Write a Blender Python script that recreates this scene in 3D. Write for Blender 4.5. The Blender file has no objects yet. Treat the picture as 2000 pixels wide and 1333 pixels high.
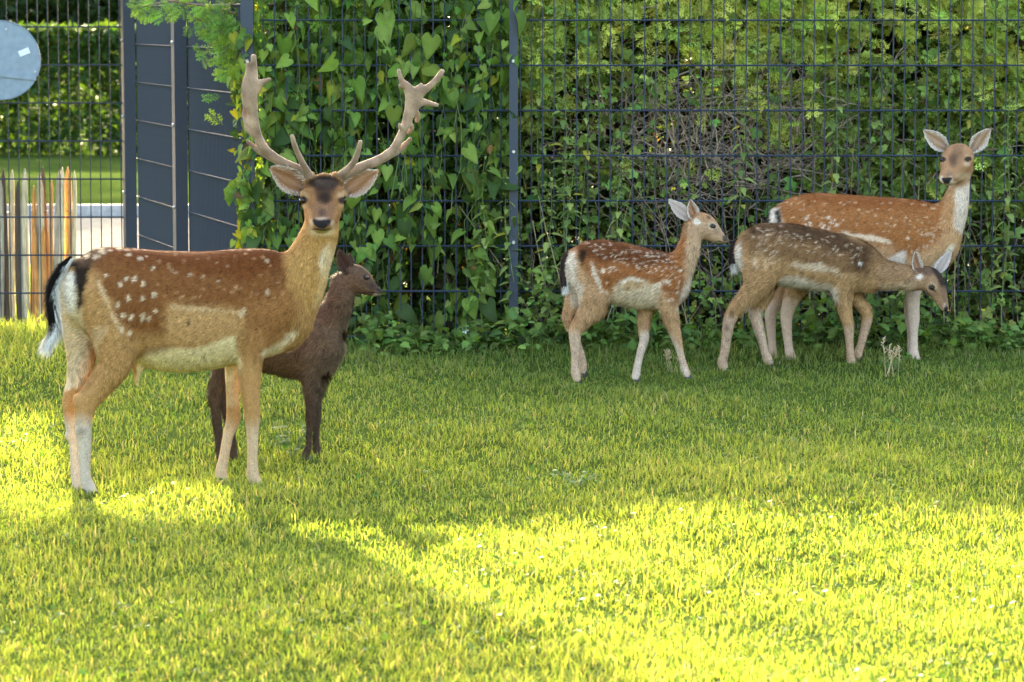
import bpy, math, random
import numpy as np
from mathutils import Vector, Matrix
R = math.radians
rng = np.random.default_rng(7)
random.seed(7)
scene = bpy.context.scene
col = scene.collection

# ------------------------------------------------------------------ camera, world, sun, exposure
CAMZ, PITCH, FPX = 1.46, math.atan(636 / 6160.0), 6160.0
cam_d = bpy.data.cameras.new("camera")
cam = bpy.data.objects.new("camera", cam_d)
col.objects.link(cam)
cam.location = (0, 0, CAMZ)
cam.rotation_euler = (math.pi / 2 - PITCH, 0, 0)
cam_d.sensor_width = 36
cam_d.lens = FPX / 2000 * 36
cam_d.clip_end = 2000
cam_d.dof.use_dof = True
cam_d.dof.focus_distance = 11.6
cam_d.dof.aperture_fstop = 8
scene.camera = cam

SUN_EL, SUN_AZ = R(20.3), R(9.5)        # azimuth measured from straight behind the scene towards the left
w = bpy.data.worlds.new("World")
scene.world = w
w.use_nodes = True
nt = w.node_tree
bg = nt.nodes["Background"]
sky = nt.nodes.new("ShaderNodeTexSky")
sky.sky_type = 'NISHITA'
sky.sun_disc = False
sky.sun_elevation = SUN_EL
sky.sun_rotation = -SUN_AZ
sky.air_density = 1.0
sky.dust_density = 5.0
sky.ozone_density = 0.0
nt.links.new(sky.outputs[0], bg.inputs[0])
bg.inputs[1].default_value = 0.15
sun_d = bpy.data.lights.new("sun", 'SUN')
sun = bpy.data.objects.new("sun", sun_d)
col.objects.link(sun)
sun_d.energy = 3.9
sun_d.angle = R(0.6)
sun_d.color = (1.0, 0.86, 0.56)
sdir = Vector((-math.sin(SUN_AZ) * math.cos(SUN_EL), math.cos(SUN_AZ) * math.cos(SUN_EL), math.sin(SUN_EL)))
sun.rotation_euler = sdir.to_track_quat('Z', 'Y').to_euler()
scene.view_settings.view_transform = 'Standard'
scene.view_settings.look = 'None'
scene.view_settings.exposure = 3.2
scene.view_settings.gamma = 1
scene.view_settings.use_curve_mapping = False
scene.cycles.max_bounces = 7
scene.cycles.transparent_max_bounces = 6

# ------------------------------------------------------------------ helpers
CP, SP = math.cos(PITCH), math.sin(PITCH)


def P(px, py, Y):
    """point of the place on the vertical plane at depth Y that the photograph shows at px, py"""
    a, b = (px - 1000) / FPX, -(py - 666.5) / FPX
    d = np.array([a, CP + b * SP, -SP + b * CP])
    return np.array([0, 0, CAMZ]) + d * (Y / d[1])


def proj(V):
    x, y, z = V[:, 0], V[:, 1], V[:, 2] - CAMZ
    zc = y * CP - z * SP
    yc = y * SP + z * CP
    return 1000 + FPX * x / zc, 666.5 - FPX * yc / zc


def ground_Y(py, z=0.0):
    b = -(py - 666.5) / FPX
    return (z - CAMZ) * (CP + b * SP) / (-SP + b * CP)


def smooth(a, b, x):
    t = np.clip((x - a) / (b - a), 0, 1)
    return t * t * (3 - 2 * t)


GB = -0.22      # level of the ground beyond the fence


def gz(x, y):
    x, y = np.asarray(x, float), np.asarray(y, float)
    drop = GB * smooth(14.2, 16.6, y)
    bump = 0.012 * np.sin(x * 2.1 + 1.3 * y) + 0.010 * np.sin(3.7 * x - 2.3 * y + 1) + 0.006 * np.sin(7 * x + 6.1 * y)
    return drop + bump * (1 - smooth(16.5, 18, y))


def mesh_from(name, V, F, C=None, smoothf=False, mat=None, N=None):
    V = np.ascontiguousarray(V, dtype=np.float32)
    me = bpy.data.meshes.new(name)
    me.vertices.add(len(V))
    me.vertices.foreach_set("co", V.ravel())
    if isinstance(F, np.ndarray):
        F = [F]
    loops = np.concatenate([f.ravel() for f in F]).astype(np.int32)
    tot = np.concatenate([np.full(len(f), f.shape[1], np.int32) for f in F])
    start = np.concatenate([[0], np.cumsum(tot)[:-1]]).astype(np.int32)
    me.loops.add(len(loops))
    me.loops.foreach_set("vertex_index", loops)
    me.polygons.add(len(tot))
    me.polygons.foreach_set("loop_start", start)
    me.polygons.foreach_set("loop_total", tot)
    me.polygons.foreach_set("use_smooth", np.full(len(tot), smoothf, dtype=bool))
    if C is not None:
        at = me.color_attributes.new("Col", 'FLOAT_COLOR', 'POINT')
        c4 = np.ones((len(V), 4), np.float32)
        c4[:, :3] = C
        at.data.foreach_set("color", c4.ravel())
    me.update(calc_edges=True)
    if N is not None:
        me.normals_split_custom_set_from_vertices(N.astype(np.float32))
    if mat:
        me.materials.append(mat)
    return me


def link(name, me, parent=None, label=None, cat=None, group=None, kind=None, loc=None):
    o = bpy.data.objects.new(name, me)
    col.objects.link(o)
    if loc is not None:
        o.location = loc
    if parent:
        o.parent = parent
    if label:
        o["label"] = label
    if cat:
        o["category"] = cat
    if group:
        o["group"] = group
    if kind:
        o["kind"] = kind
    return o


def empty(name, loc, label, cat, group=None):
    return link(name, None, None, label, cat, group, None, loc)


class MB:
    """collects simple solids into one mesh (world coordinates minus an origin)"""
    def __init__(s, org=(0, 0, 0)):
        s.V, s.F, s.n, s.o = [], [], 0, np.array(org, float)

    def add(s, V, F):
        s.V.append(np.asarray(V, float) - s.o)
        for f in F:
            s.F.append([i + s.n for i in f])
        s.n += len(V)

    def box(s, c, size, rz=0.0):
        x, y, z = [v / 2 for v in size]
        V = np.array([(a * x, b * y, d * z) for a in (-1, 1) for b in (-1, 1) for d in (-1, 1)])
        ca, sa = math.cos(rz), math.sin(rz)
        V = np.stack([V[:, 0] * ca - V[:, 1] * sa, V[:, 0] * sa + V[:, 1] * ca, V[:, 2]], 1) + np.array(c)
        s.add(V, [(0, 1, 3, 2), (4, 6, 7, 5), (0, 4, 5, 1), (2, 3, 7, 6), (0, 2, 6, 4), (1, 5, 7, 3)])

    def tube(s, pts, rad, n=6):
        pts = [np.array(p, float) for p in pts]
        if not hasattr(rad, '__len__'):
            rad = [rad] * len(pts)
        V, F = [], []
        for i, p in enumerate(pts):
            d = pts[min(i + 1, len(pts) - 1)] - pts[max(i - 1, 0)]
            d /= np.linalg.norm(d) + 1e-9
            a = np.cross(d, (0.31, 0.2, 0.93) if abs(d[2]) < .9 else (1, 0, 0))
            a /= np.linalg.norm(a)
            b = np.cross(d, a)
            for k in range(n):
                t = 2 * math.pi * k / n
                V.append(p + rad[i] * (math.cos(t) * a + math.sin(t) * b))
        for i in range(len(pts) - 1):
            for k in range(n):
                F.append((i * n + k, i * n + (k + 1) % n, (i + 1) * n + (k + 1) % n, (i + 1) * n + k))
        F.append(tuple(range(n - 1, -1, -1)))
        F.append(tuple((len(pts) - 1) * n + k for k in range(n)))
        s.add(V, F)

    def mesh(s, name, mat, smoothf=False):
        me = bpy.data.meshes.new(name)
        me.from_pydata([tuple(v) for v in np.concatenate(s.V)], [], s.F)
        if smoothf:
            me.polygons.foreach_set("use_smooth", np.ones(len(me.polygons), bool))
        me.materials.append(mat)
        return me


# ------------------------------------------------------------------ materials
def new_mat(name):
    m = bpy.data.materials.new(name)
    m.use_nodes = True
    return m, m.node_tree.nodes, m.node_tree.links, m.node_tree.nodes["Principled BSDF"]


def leaf_mat(name, trans=0.4, tint=(1.25, 1.15, 0.45), rough=0.42, spec=0.4, backtint=1.0):
    m, N, L, b = new_mat(name)
    at = N.new("ShaderNodeAttribute"); at.attribute_name = "Col"
    nz = N.new("ShaderNodeTexNoise"); nz.inputs["Scale"].default_value = 40
    geo = N.new("ShaderNodeNewGeometry")
    L.new(geo.outputs["Position"], nz.inputs["Vector"])
    mr = N.new("ShaderNodeMapRange"); mr.inputs[3].default_value = 0.78; mr.inputs[4].default_value = 1.22
    L.new(nz.outputs[0], mr.inputs[0])
    mul = N.new("ShaderNodeVectorMath"); mul.operation = 'SCALE'
    L.new(at.outputs["Color"], mul.inputs[0]); L.new(mr.outputs[0], mul.inputs["Scale"])
    L.new(mul.outputs[0], b.inputs["Base Color"])
    b.inputs["Roughness"].default_value = rough
    b.inputs["Specular IOR Level"].default_value = spec
    tr = N.new("ShaderNodeBsdfTranslucent")
    tm = N.new("ShaderNodeVectorMath"); tm.operation = 'MULTIPLY'
    tm.inputs[1].default_value = tint
    L.new(mul.outputs[0], tm.inputs[0]); L.new(tm.outputs[0], tr.inputs[0])
    mx = N.new("ShaderNodeMixShader"); mx.inputs[0].default_value = trans
    L.new(b.outputs[0], mx.inputs[1]); L.new(tr.outputs[0], mx.inputs[2])
    L.new(mx.outputs[0], N["Material Output"].inputs[0])
    return m


def coat_mat(name, rough=0.75, sheen=0.25, nscale=260, bump=0.0):
    m, N, L, b = new_mat(name)
    at = N.new("ShaderNodeAttribute"); at.attribute_name = "Col"
    tc = N.new("ShaderNodeTexCoord")
    nz = N.new("ShaderNodeTexNoise"); nz.inputs["Scale"].default_value = nscale; nz.inputs["Detail"].default_value = 3
    L.new(tc.outputs["Object"], nz.inputs["Vector"])
    mr = N.new("ShaderNodeMapRange"); mr.inputs[3].default_value = 0.72; mr.inputs[4].default_value = 1.28
    L.new(nz.outputs[0], mr.inputs[0])
    mul = N.new("ShaderNodeVectorMath"); mul.operation = 'SCALE'
    L.new(at.outputs["Color"], mul.inputs[0]); L.new(mr.outputs[0], mul.inputs["Scale"])
    L.new(mul.outputs[0], b.inputs["Base Color"])
    b.inputs["Roughness"].default_value = rough
    b.inputs["Specular IOR Level"].default_value = 0.08
    if bump:
        bp = N.new("ShaderNodeBump"); bp.inputs["Strength"].default_value = bump; bp.inputs["Distance"].default_value = 0.004
        n2 = N.new("ShaderNodeTexNoise"); n2.inputs["Scale"].default_value = 55; n2.inputs["Detail"].default_value = 6
        mp = N.new("ShaderNodeMapping"); mp.inputs["Scale"].default_value = (1.6, 1, .5)
        L.new(tc.outputs["Object"], mp.inputs[0]); L.new(mp.outputs[0], n2.inputs["Vector"])
        L.new(n2.outputs[0], bp.inputs["Height"]); L.new(bp.outputs[0], b.inputs["Normal"])
    b.inputs["Sheen Weight"].default_value = sheen
    b.inputs["Sheen Roughness"].default_value = 0.4
    return m


def plain_mat(name, c, rough=0.5, metal=0.0, nscale=30, amt=0.25, spec=0.5, bump=0.0, stretch=(1, 1, 1)):
    m, N, L, b = new_mat(name)
    tc = N.new("ShaderNodeTexCoord")
    mp = N.new("ShaderNodeMapping"); mp.inputs["Scale"].default_value = stretch
    L.new(tc.outputs["Object"], mp.inputs[0])
    nz = N.new("ShaderNodeTexNoise"); nz.inputs["Scale"].default_value = nscale; nz.inputs["Detail"].default_value = 6
    L.new(mp.outputs[0], nz.inputs["Vector"])
    rp = N.new("ShaderNodeValToRGB")
    rp.color_ramp.elements[0].position = 0.3; rp.color_ramp.elements[1].position = 0.7
    rp.color_ramp.elements[0].color = (*[v * (1 - amt) for v in c], 1)
    rp.color_ramp.elements[1].color = (*[min(1, v * (1 + amt)) for v in c], 1)
    L.new(nz.outputs[0], rp.inputs[0]); L.new(rp.outputs[0], b.inputs["Base Color"])
    b.inputs["Roughness"].default_value = rough
    b.inputs["Metallic"].default_value = metal
    b.inputs["Specular IOR Level"].default_value = spec
    if bump:
        bp = N.new("ShaderNodeBump"); bp.inputs["Strength"].default_value = bump; bp.inputs["Distance"].default_value = 0.01
        L.new(nz.outputs[0], bp.inputs["Height"]); L.new(bp.outputs[0], b.inputs["Normal"])
    return m


M_grass = leaf_mat("grass_blades", 0.5, (1.5, 1.3, 0.42), 0.6, 0.15)
M_leaf = leaf_mat("leaves", 0.42, (1.35, 1.25, 0.4), 0.6, 0.18)
M_thuja = leaf_mat("thuja", 0.42, (1.2, 1.15, 0.4), 0.5, 0.3)
M_coat = coat_mat("deer_coat", 0.9, 0.0)
M_fur = coat_mat("deer_fur", 0.75, 0.0, 90)
M_antler = coat_mat("velvet_antler", 0.9, 0.3, 120, 0.9)
M_metal = plain_mat("anthracite_metal", (0.022, 0.032, 0.052), 0.42, 0.1, 60, 0.03)
M_metal2 = plain_mat("grey_blue_metal", (0.048, 0.056, 0.073), 0.6, 0.0, 60, 0.03, 0.25)
M_bolt = plain_mat("steel_bolt", (0.5, 0.5, 0.5), 0.35, 0.9)
M_twig = plain_mat("dry_twig", (0.17, 0.11, 0.07), 0.85, 0, 60, 0.5)
M_straw = plain_mat("dry_straw", (0.42, 0.32, 0.17), 0.7, 0, 60, 0.3)
M_stem = plain_mat("green_stem", (0.12, 0.16, 0.05), 0.6, 0, 60, 0.3)
M_bark = plain_mat("bark", (0.12, 0.085, 0.055), 0.9, 0, 14, 0.4, bump=0.8)
M_sign = plain_mat("sign_back_grey", (0.23, 0.29, 0.36), 0.45, 0.3, 25, 0.12)
M_signlab = plain_mat("sign_sticker", (0.75, 0.77, 0.78), 0.4, 0.0, 25, 0.05)
M_road = plain_mat("pale_paving", (0.15, 0.145, 0.13), 1.0, 0, 9, 0.18, 0.0, bump=0.3)
M_eye = plain_mat("deer_eye", (0.014, 0.007, 0.004), 0.16, 0, 10, 0.3, 0.35)
M_hoof = plain_mat("hoof_horn", (0.03, 0.024, 0.02), 0.5, 0, 90, 0.4)
M_nose = plain_mat("deer_nose", (0.02, 0.018, 0.02), 0.35, 0, 400, 0.4, 0.6, bump=0.3)

# ------------------------------------------------------------------ scattering of small prototypes
def rotmats(yaw, pitch, roll):
    cy, sy, cp, sp, cr, sr = np.cos(yaw), np.sin(yaw), np.cos(pitch), np.sin(pitch), np.cos(roll), np.sin(roll)
    Rm = np.empty((len(yaw), 3, 3))
    Rm[:, 0, 0] = cy * cp; Rm[:, 0, 1] = cy * sp * sr - sy * cr; Rm[:, 0, 2] = cy * sp * cr + sy * sr
    Rm[:, 1, 0] = sy * cp; Rm[:, 1, 1] = sy * sp * sr + cy * cr; Rm[:, 1, 2] = sy * sp * cr - cy * sr
    Rm[:, 2, 0] = -sp; Rm[:, 2, 1] = cp * sr; Rm[:, 2, 2] = cp * cr
    return Rm


def frames(fwd, nrm):
    """matrices whose local +Y goes to fwd and +Z to about nrm"""
    f = fwd / (np.linalg.norm(fwd, axis=1, keepdims=True) + 1e-9)
    x = np.cross(f, nrm)
    x /= np.linalg.norm(x, axis=1, keepdims=True) + 1e-9
    z = np.cross(x, f)
    return np.stack([x, f, z], 2)


def replicate(protos, pos, Rm, sc, colr, org=(0, 0, 0)):
    """protos: list of (V, F[, shade per vertex]); one is picked for each position"""
    n = len(pos)
    pick = rng.integers(0, len(protos), n)
    VV, FF, CC, base = [], [], [], 0
    for k, pr in enumerate(protos):
        idx = np.nonzero(pick == k)[0]
        if not len(idx):
            continue
        v, f = pr[0], pr[1]
        sh = pr[2] if len(pr) > 2 else np.ones(len(v))
        S = sc[idx]
        if S.ndim == 1:
            S = S[:, None]
        W = np.einsum('nij,nvj->nvi', Rm[idx], v[None] * S[:, None, :]) + pos[idx][:, None]
        VV.append(W.reshape(-1, 3))
        CC.append((colr[idx][:, None] * sh[None, :, None]).reshape(-1, 3))
        FF.append((f[None] + (np.arange(len(idx)) * len(v))[:, None, None] + base).reshape(-1, f.shape[1]))
        base += len(idx) * len(v)
    return np.concatenate(VV) - np.array(org), np.concatenate(FF), np.concatenate(CC)


def heart_leaf(curl=0.15, fold=0.12, seed=0):
    # local +Y from stalk to tip, unit length; arrow / heart shaped bindweed leaf
    half = [(0.0, 0.0), (0.16, -0.22), (0.34, -0.16), (0.42, 0.06), (0.36, 0.32), (0.22, 0.62), (0.08, 0.88), (0.0, 1.0)]
    r = random.Random(seed)
    mid = [(0, 0.0), (0, 0.1), (0, 0.3), (0, 0.5), (0, 0.72), (0, 0.88), (0, 1.0)]
    V, F, S = [], [], []
    def z(x, y):
        return fold * abs(x) - curl * (y - 0.2) ** 2 + 0.02 * math.sin(9 * y + seed)
    for (x, y) in mid:
        V.append((x, y, z(x, y))); S.append(1.12)
    nm = len(mid)
    for s in (1, -1):
        b = len(V)
        edge = half[1:7]
        for (x, y) in edge:
            x2 = x * (1 + r.uniform(-.1, .1)) * s
            V.append((x2, y, z(x2, y) + r.uniform(-.02, .02))); S.append(r.uniform(0.82, 1.0))
        seq = [(0, b, b + 1), (0, b + 1, 1), (1, b + 1, b + 2), (1, b + 2, 2), (2, b + 2, b + 3), (2, b + 3, 3),
               (3, b + 3, b + 4), (3, b + 4, 4), (4, b + 4, b + 5), (4, b + 5, 5), (5, b + 5, 6)]
        for t in seq:
            F.append(t if s > 0 else (t[0], t[2], t[1]))
    return np.array(V, float), np.array(F), np.array(S)


def oval_leaf(wd=0.3, teeth=0.04, curl=0.2, seed=0, n=5):
    r = random.Random(seed)
    V, F, S = [], [], []
    for i in range(n + 1):
        t = i / n
        hw = wd * (math.sin(math.pi * t ** .62) ** .9) * 1.1 if 0 < i < n else 0.01
        hw += (teeth if i % 2 else -teeth) if 0 < i < n else 0
        zz = -curl * t * t
        V += [(-hw, t, zz + 0.18 * hw), (0, t, zz), (hw, t, zz + 0.18 * hw)]
        S += [r.uniform(.85, 1.0), 1.12, r.uniform(.85, 1.0)]
    for i in range(n):
        a = i * 3
        F += [(a, a + 1, a + 4), (a, a + 4, a + 3), (a + 1, a + 2, a + 5), (a + 1, a + 5, a + 4)]
    return np.array(V, float), np.array(F), np.array(S)


def thuja_spray(seed=0, fine=True):
    r = random.Random(seed)
    V, F, S = [], [], []
    def rhomb(p, d, ln, wd, z0):
        d = np.array(d) / np.linalg.norm(d)
        q = np.array((-d[1], d[0]))
        b = len(V)
        for (a, c) in ((0, 0), (ln * .45, wd), (ln, 0), (ln * .45, -wd)):
            xy = np.array(p) + d * a + q * c
            V.append((xy[0], xy[1], z0 - 0.3 * (xy[0] ** 2 + 0.4 * xy[1] ** 2)))
            S.append(0.8 + 0.45 * min(1, np.hypot(*xy)))
        F.append((b, b + 1, b + 2)); F.append((b, b + 2, b + 3))
    rhomb((0, 0), (0, 1), 1.0, 0.016, 0)
    n = 5 if fine else 4
    for i in range(n):
        y = 0.12 + 0.8 * i / n
        for s in (-1, 1):
            ang = R(38 + r.uniform(-8, 8))
            ln = (0.55 - 0.42 * abs(i / n - 0.25)) * r.uniform(.8, 1.15)
            d = (s * math.sin(ang), math.cos(ang))
            p = (0, y + r.uniform(-.03, .03))
            zz = r.uniform(-.03, .03)
            rhomb(p, d, ln, 0.02, zz)
            for k in ((0.4, 0.72) if fine else (0.5,)):
                q = (p[0] + d[0] * ln * k, p[1] + d[1] * ln * k)
                for s2 in (-1, 1):
                    a2 = ang * s + s2 * R(38)
                    rhomb(q, (math.sin(a2), math.cos(a2)), ln * 0.42 * (1.1 - k * .5), 0.024, zz)
    return np.array(V, float), np.array(F), np.array(S)


def quad_leaf():
    V = np.array([(-.28, .35, .05), (0, 0, 0), (.28, .35, .05), (0, 1, -.08)], float)
    return V, np.array([(0, 1, 2), (0, 2, 3)]), np.array([.95, 1.1, .95, 1.0])


def jit(c, n, a=0.22, hue=0.12):
    c = np.array(c, float)[None] * (1 + a * rng.standard_normal((n, 1)))
    c = c * (1 + hue * rng.standard_normal((n, 3)) * np.array([1, .4, .8]))
    return np.clip(c, 0.004, 0.9)


# ------------------------------------------------------------------ ground
def grid_mesh(x0, x1, y0, y1, nx, ny, zf):
    xs, ys = np.linspace(x0, x1, nx), np.linspace(y0, y1, ny)
    X, Y = np.meshgrid(xs, ys)
    V = np.stack([X.ravel(), Y.ravel(), zf(X.ravel(), Y.ravel())], 1)
    i = (np.arange(ny - 1)[:, None] * nx + np.arange(nx - 1)[None]).ravel()
    return V, np.stack([i, i + 1, i + nx + 1, i + nx], 1)


def ground_mat():
    m, N, L, b = new_mat("lawn_soil")
    geo = N.new("ShaderNodeNewGeometry")
    n1 = N.new("ShaderNodeTexNoise"); n1.inputs["Scale"].default_value = 1.1; n1.inputs["Detail"].default_value = 8
    n2 = N.new("ShaderNodeTexNoise"); n2.inputs["Scale"].default_value = 70; n2.inputs["Detail"].default_value = 4
    for n in (n1, n2):
        L.new(geo.outputs["Position"], n.inputs["Vector"])
    r1 = N.new("ShaderNodeValToRGB")
    r1.color_ramp.elements[0].position = .35; r1.color_ramp.elements[1].position = .65
    r1.color_ramp.elements[0].color = (0.035, 0.058, 0.014, 1); r1.color_ramp.elements[1].color = (0.062, 0.088, 0.022, 1)
    r2 = N.new("ShaderNodeValToRGB")
    r2.color_ramp.elements[0].position = .3; r2.color_ramp.elements[1].position = .7
    r2.color_ramp.elements[0].color = (.55, .5, .4, 1); r2.color_ramp.elements[1].color = (1.3, 1.35, 1.1, 1)
    L.new(n1.outputs[0], r1.inputs[0]); L.new(n2.outputs[0], r2.inputs[0])
    mu = N.new("ShaderNodeMixRGB"); mu.blend_type = 'MULTIPLY'; mu.inputs[0].default_value = 1
    L.new(r1.outputs[0], mu.inputs[1]); L.new(r2.outputs[0], mu.inputs[2]); L.new(mu.outputs[0], b.inputs["Base Color"])
    b.inputs["Roughness"].default_value = 1.0
    b.inputs["Specular IOR Level"].default_value = 0.0
    return m


M_ground = ground_mat()
V, F = grid_mesh(-8, 8, 3, 19.0, 110, 110, gz)
V2, F2 = grid_mesh(-220, 220, -80, 3, 12, 4, lambda x, y: 0 * x - 0.01)
V3, F3 = grid_mesh(-220, 220, 19.0, 900, 12, 24, lambda x, y: 0 * x + GB)
V4, F4 = grid_mesh(-220, -8, 3, 19, 3, 3, lambda x, y: 0 * x - 0.03)
V5, F5 = grid_mesh(8, 220, 3, 19, 3, 3, lambda x, y: 0 * x - 0.03)
Vs, Fs, b0 = [], [], 0
for v, f in ((V, F), (V2, F2), (V3, F3), (V4, F4), (V5, F5)):
    Vs.append(v); Fs.append(f + b0); b0 += len(v)
link("lawn", mesh_from("lawn", np.concatenate(Vs), np.concatenate(Fs), None, True, M_ground), kind="structure")

# pale paved road beyond the fence
V, F = grid_mesh(-60, 60, 20.6, 26.4, 60, 8, lambda x, y: 0 * x + GB + .004)
link("road", mesh_from("road", V, F, None, False, M_road), kind="structure")
mb = MB()
for i in range(60):
    mb.box((-15 + i * 0.5, 26.46, GB + .045), (0.492, 0.1, 0.11))
    mb.box((-15 + i * 0.5, 20.55, GB + .02), (0.492, 0.08, 0.06))
link("kerb", mb.mesh("kerb", plain_mat("kerb_stone", (0.36, 0.35, 0.33), 0.85, 0, 20, 0.2)), kind="structure")

# grass
def blade_mesh(x, y, z, h, wd, bend, colr, stiff=0.0):
    n = len(x)
    a = rng.uniform(0, 2 * np.pi, n)
    lean = rng.uniform(0, 2 * np.pi, n)
    wx, wy = np.cos(a) * wd / 2, np.sin(a) * wd / 2
    bx, by = np.cos(lean) * bend * h, np.sin(lean) * bend * h
    zz = h * np.sqrt(np.clip(1 - 0.75 * bend ** 2, .12, 1))
    P0 = np.stack([x - wx, y - wy, z - .004], 1); P1 = np.stack([x + wx, y + wy, z - .004], 1)
    m = .55
    P2 = np.stack([x + wx * .8 + bx * .3, y + wy * .8 + by * .3, z + zz * m], 1)
    P3 = np.stack([x - wx * .8 + bx * .3, y - wy * .8 + by * .3, z + zz * m], 1)
    P4 = np.stack([x + bx, y + by, z + zz], 1)
    V = np.stack([P0, P1, P2, P3, P4], 1).reshape(-1, 3)
    o = (np.arange(n) * 5)[:, None]
    Fq = np.array([[0, 1, 2, 3]]) + o
    Ft = np.array([[3, 2, 4]]) + o
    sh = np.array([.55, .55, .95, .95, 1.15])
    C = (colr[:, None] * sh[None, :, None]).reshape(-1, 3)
    return V, Fq, Ft, C


def pnoise(x, y, s, seed=0):
    r = np.random.default_rng(seed)
    v = 0
    for k in range(6):
        a = r.uniform(0, 6.28); q = s * r.uniform(.6, 1.7)
        v = v + np.sin((x * math.cos(a) + y * math.sin(a)) * q + r.uniform(0, 6.28))
    return v / 6 * 1.6


def grass_patch(n, xr, yr, wmin=.0025, wmax=.0045, hmul=1.0, name=None):
    y = np.sqrt(rng.uniform(yr[0] ** 2, yr[1] ** 2, n)) if False else rng.uniform(yr[0], yr[1], n)
    if xr is None:
        hw = 0.1623 * y + 0.75
        x = rng.uniform(-1, 1, n) * hw
    else:
        x = rng.uniform(xr[0], xr[1], n)
    pn = pnoise(x, y, 5, 3); pf = pnoise(x, y, 22, 4)
    h = (0.013 + 0.019 * rng.random(n) + .007 * pn + .008 * pf) * hmul
    tall = rng.random(n) < 0.03
    h = np.where(tall, h * rng.uniform(1.5, 2.1, n), h)
    h = np.where(pnoise(x, y, 13, 8) < -.78, h * .45, h)
    # longer under the fence
    h *= 1 + 1.6 * smooth(13.0, 13.9, y) * rng.uniform(.4, 1.3, n)
    h = np.clip(h, .012, .2)
    g = np.array([0.150, 0.225, 0.05])[None] * (1 + .25 * rng.standard_normal((n, 1)))
    yel = np.array([0.24, 0.285, 0.07])[None] * (1 + .2 * rng.standard_normal((n, 1)))
    drk = np.array([0.05, 0.10, 0.022])[None] * (1 + .2 * rng.standard_normal((n, 1)))
    straw = np.array([0.34, 0.31, 0.16])[None] * (1 + .2 * rng.standard_normal((n, 1)))
    t = np.clip(.35 + .25 * pn + .35 * rng.standard_normal(n), 0, 1)[:, None]
    c = g * (1 - t) + yel * t
    c = np.where((rng.random(n) < .18)[:, None], drk, c)
    c = np.where((rng.random(n) < .05 + .06 * (pf > .5))[:, None], straw, c)
    c = np.clip(c, .01, .8)
    bend = np.clip(rng.normal(.7, .45, n), .02, 1.12)
    return blade_mesh(x, y, gz(x, y), h, rng.uniform(wmin, wmax, n), bend, c)


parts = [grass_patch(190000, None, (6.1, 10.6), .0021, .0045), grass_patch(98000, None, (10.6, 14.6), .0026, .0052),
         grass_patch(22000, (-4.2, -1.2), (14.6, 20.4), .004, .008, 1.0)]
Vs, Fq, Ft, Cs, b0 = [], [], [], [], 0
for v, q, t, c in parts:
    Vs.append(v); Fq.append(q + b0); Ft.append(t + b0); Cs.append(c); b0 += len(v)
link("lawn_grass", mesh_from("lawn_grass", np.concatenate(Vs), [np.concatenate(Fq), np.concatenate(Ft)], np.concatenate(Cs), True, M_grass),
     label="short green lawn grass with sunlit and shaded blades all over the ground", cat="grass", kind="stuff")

# small round clover and weed leaves between the blades
n = 5500
y = rng.uniform(6.2, 14.2, n); x = rng.uniform(-1, 1, n) * (0.1623 * y + .75)
ok = pnoise(x, y, 4, 9) > 0.05
x, y = x[ok], y[ok]; n = len(x)
pos = np.stack([x, y, gz(x, y) + rng.uniform(.012, .035, n)], 1)
Rm = rotmats(rng.uniform(0, 6.28, n), rng.normal(0, .35, n), rng.normal(0, .35, n))
V, F, C = replicate([oval_leaf(.36, .0, .15, k, 3) for k in range(3)], pos, Rm, rng.uniform(.010, .022, n), jit((.075, .15, .028), n))
link("clover_patch", mesh_from("clover", V, F, C, True, M_grass), label="small clover and broad weed leaves scattered in the lawn", cat="ground cover", kind="stuff")

# ------------------------------------------------------------------ mesh fences
FY = 14.0
BXL, BYL = -1.965, 16.55     # far end of the angled run
def wire_fence(name, label, p0, p1, zlist, zbot, ztop, spacing, rv, rh, posts, side, M_metal=M_metal, group="wire mesh fence runs"):
    p0, p1 = np.array(p0, float), np.array(p1, float)
    L = np.linalg.norm(p1 - p0); d = (p1 - p0) / L
    nrm = np.array((d[1], -d[0]))
    if nrm[1] > 0:
        nrm = -nrm
    root = empty(name, (p0[0], p0[1], 0), label, "fence", group)
    vm = MB(); vm.tube([(0, 0, zbot), (0, 0, ztop)], rv, 6); vm = vm.mesh("upright_wire", M_metal)
    nv = int(L / spacing)
    for i in range(nv + 1):
        q = d * (spacing * (i + .5))
        if spacing * (i + .5) > L - .01:
            break
        link("upright_wire", vm, root, loc=(q[0], q[1], 0))
    hm = MB()
    for s in (-1, 1):
        o = nrm * (rv + rh) * s
        hm.tube([(o[0], o[1], 0), (d[0] * L + o[0], d[1] * L + o[1], 0)], rh, 6)
    hm = hm.mesh("cross_wire", M_metal)
    for z in zlist:
        link("cross_wire", hm, root, loc=(0, 0, z))
    for t, wdt, dep, zt in posts:
        q = d * (L * t) + nrm * side * (dep / 2 + rv + 2 * rh + .001)
        m = MB(); m.box((0, 0, (zt + zbot - .25) / 2), (wdt, dep, zt - zbot + .25), math.atan2(d[1], d[0]))
        # flat cap
        m.box((0, 0, zt + .004), (wdt + .006, dep + .006, .008), math.atan2(d[1], d[0]))
        po = link("post", m.mesh("post", M_metal), root, loc=(q[0], q[1], 0))
        for zb in [z for z in zlist][1::2]:
            b = MB(); c = nrm * (dep / 2)
            b.tube([(c[0], c[1], zb + .02), (c[0] * 1 + nrm[0] * .008, c[1] + nrm[1] * .008, zb + .02)], [.009, .007], 8)
            link("bolt", b.mesh("bolt", M_bolt), po)
    return root


def z_at(py, Y):
    return P(1000, py, Y)[2]


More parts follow.
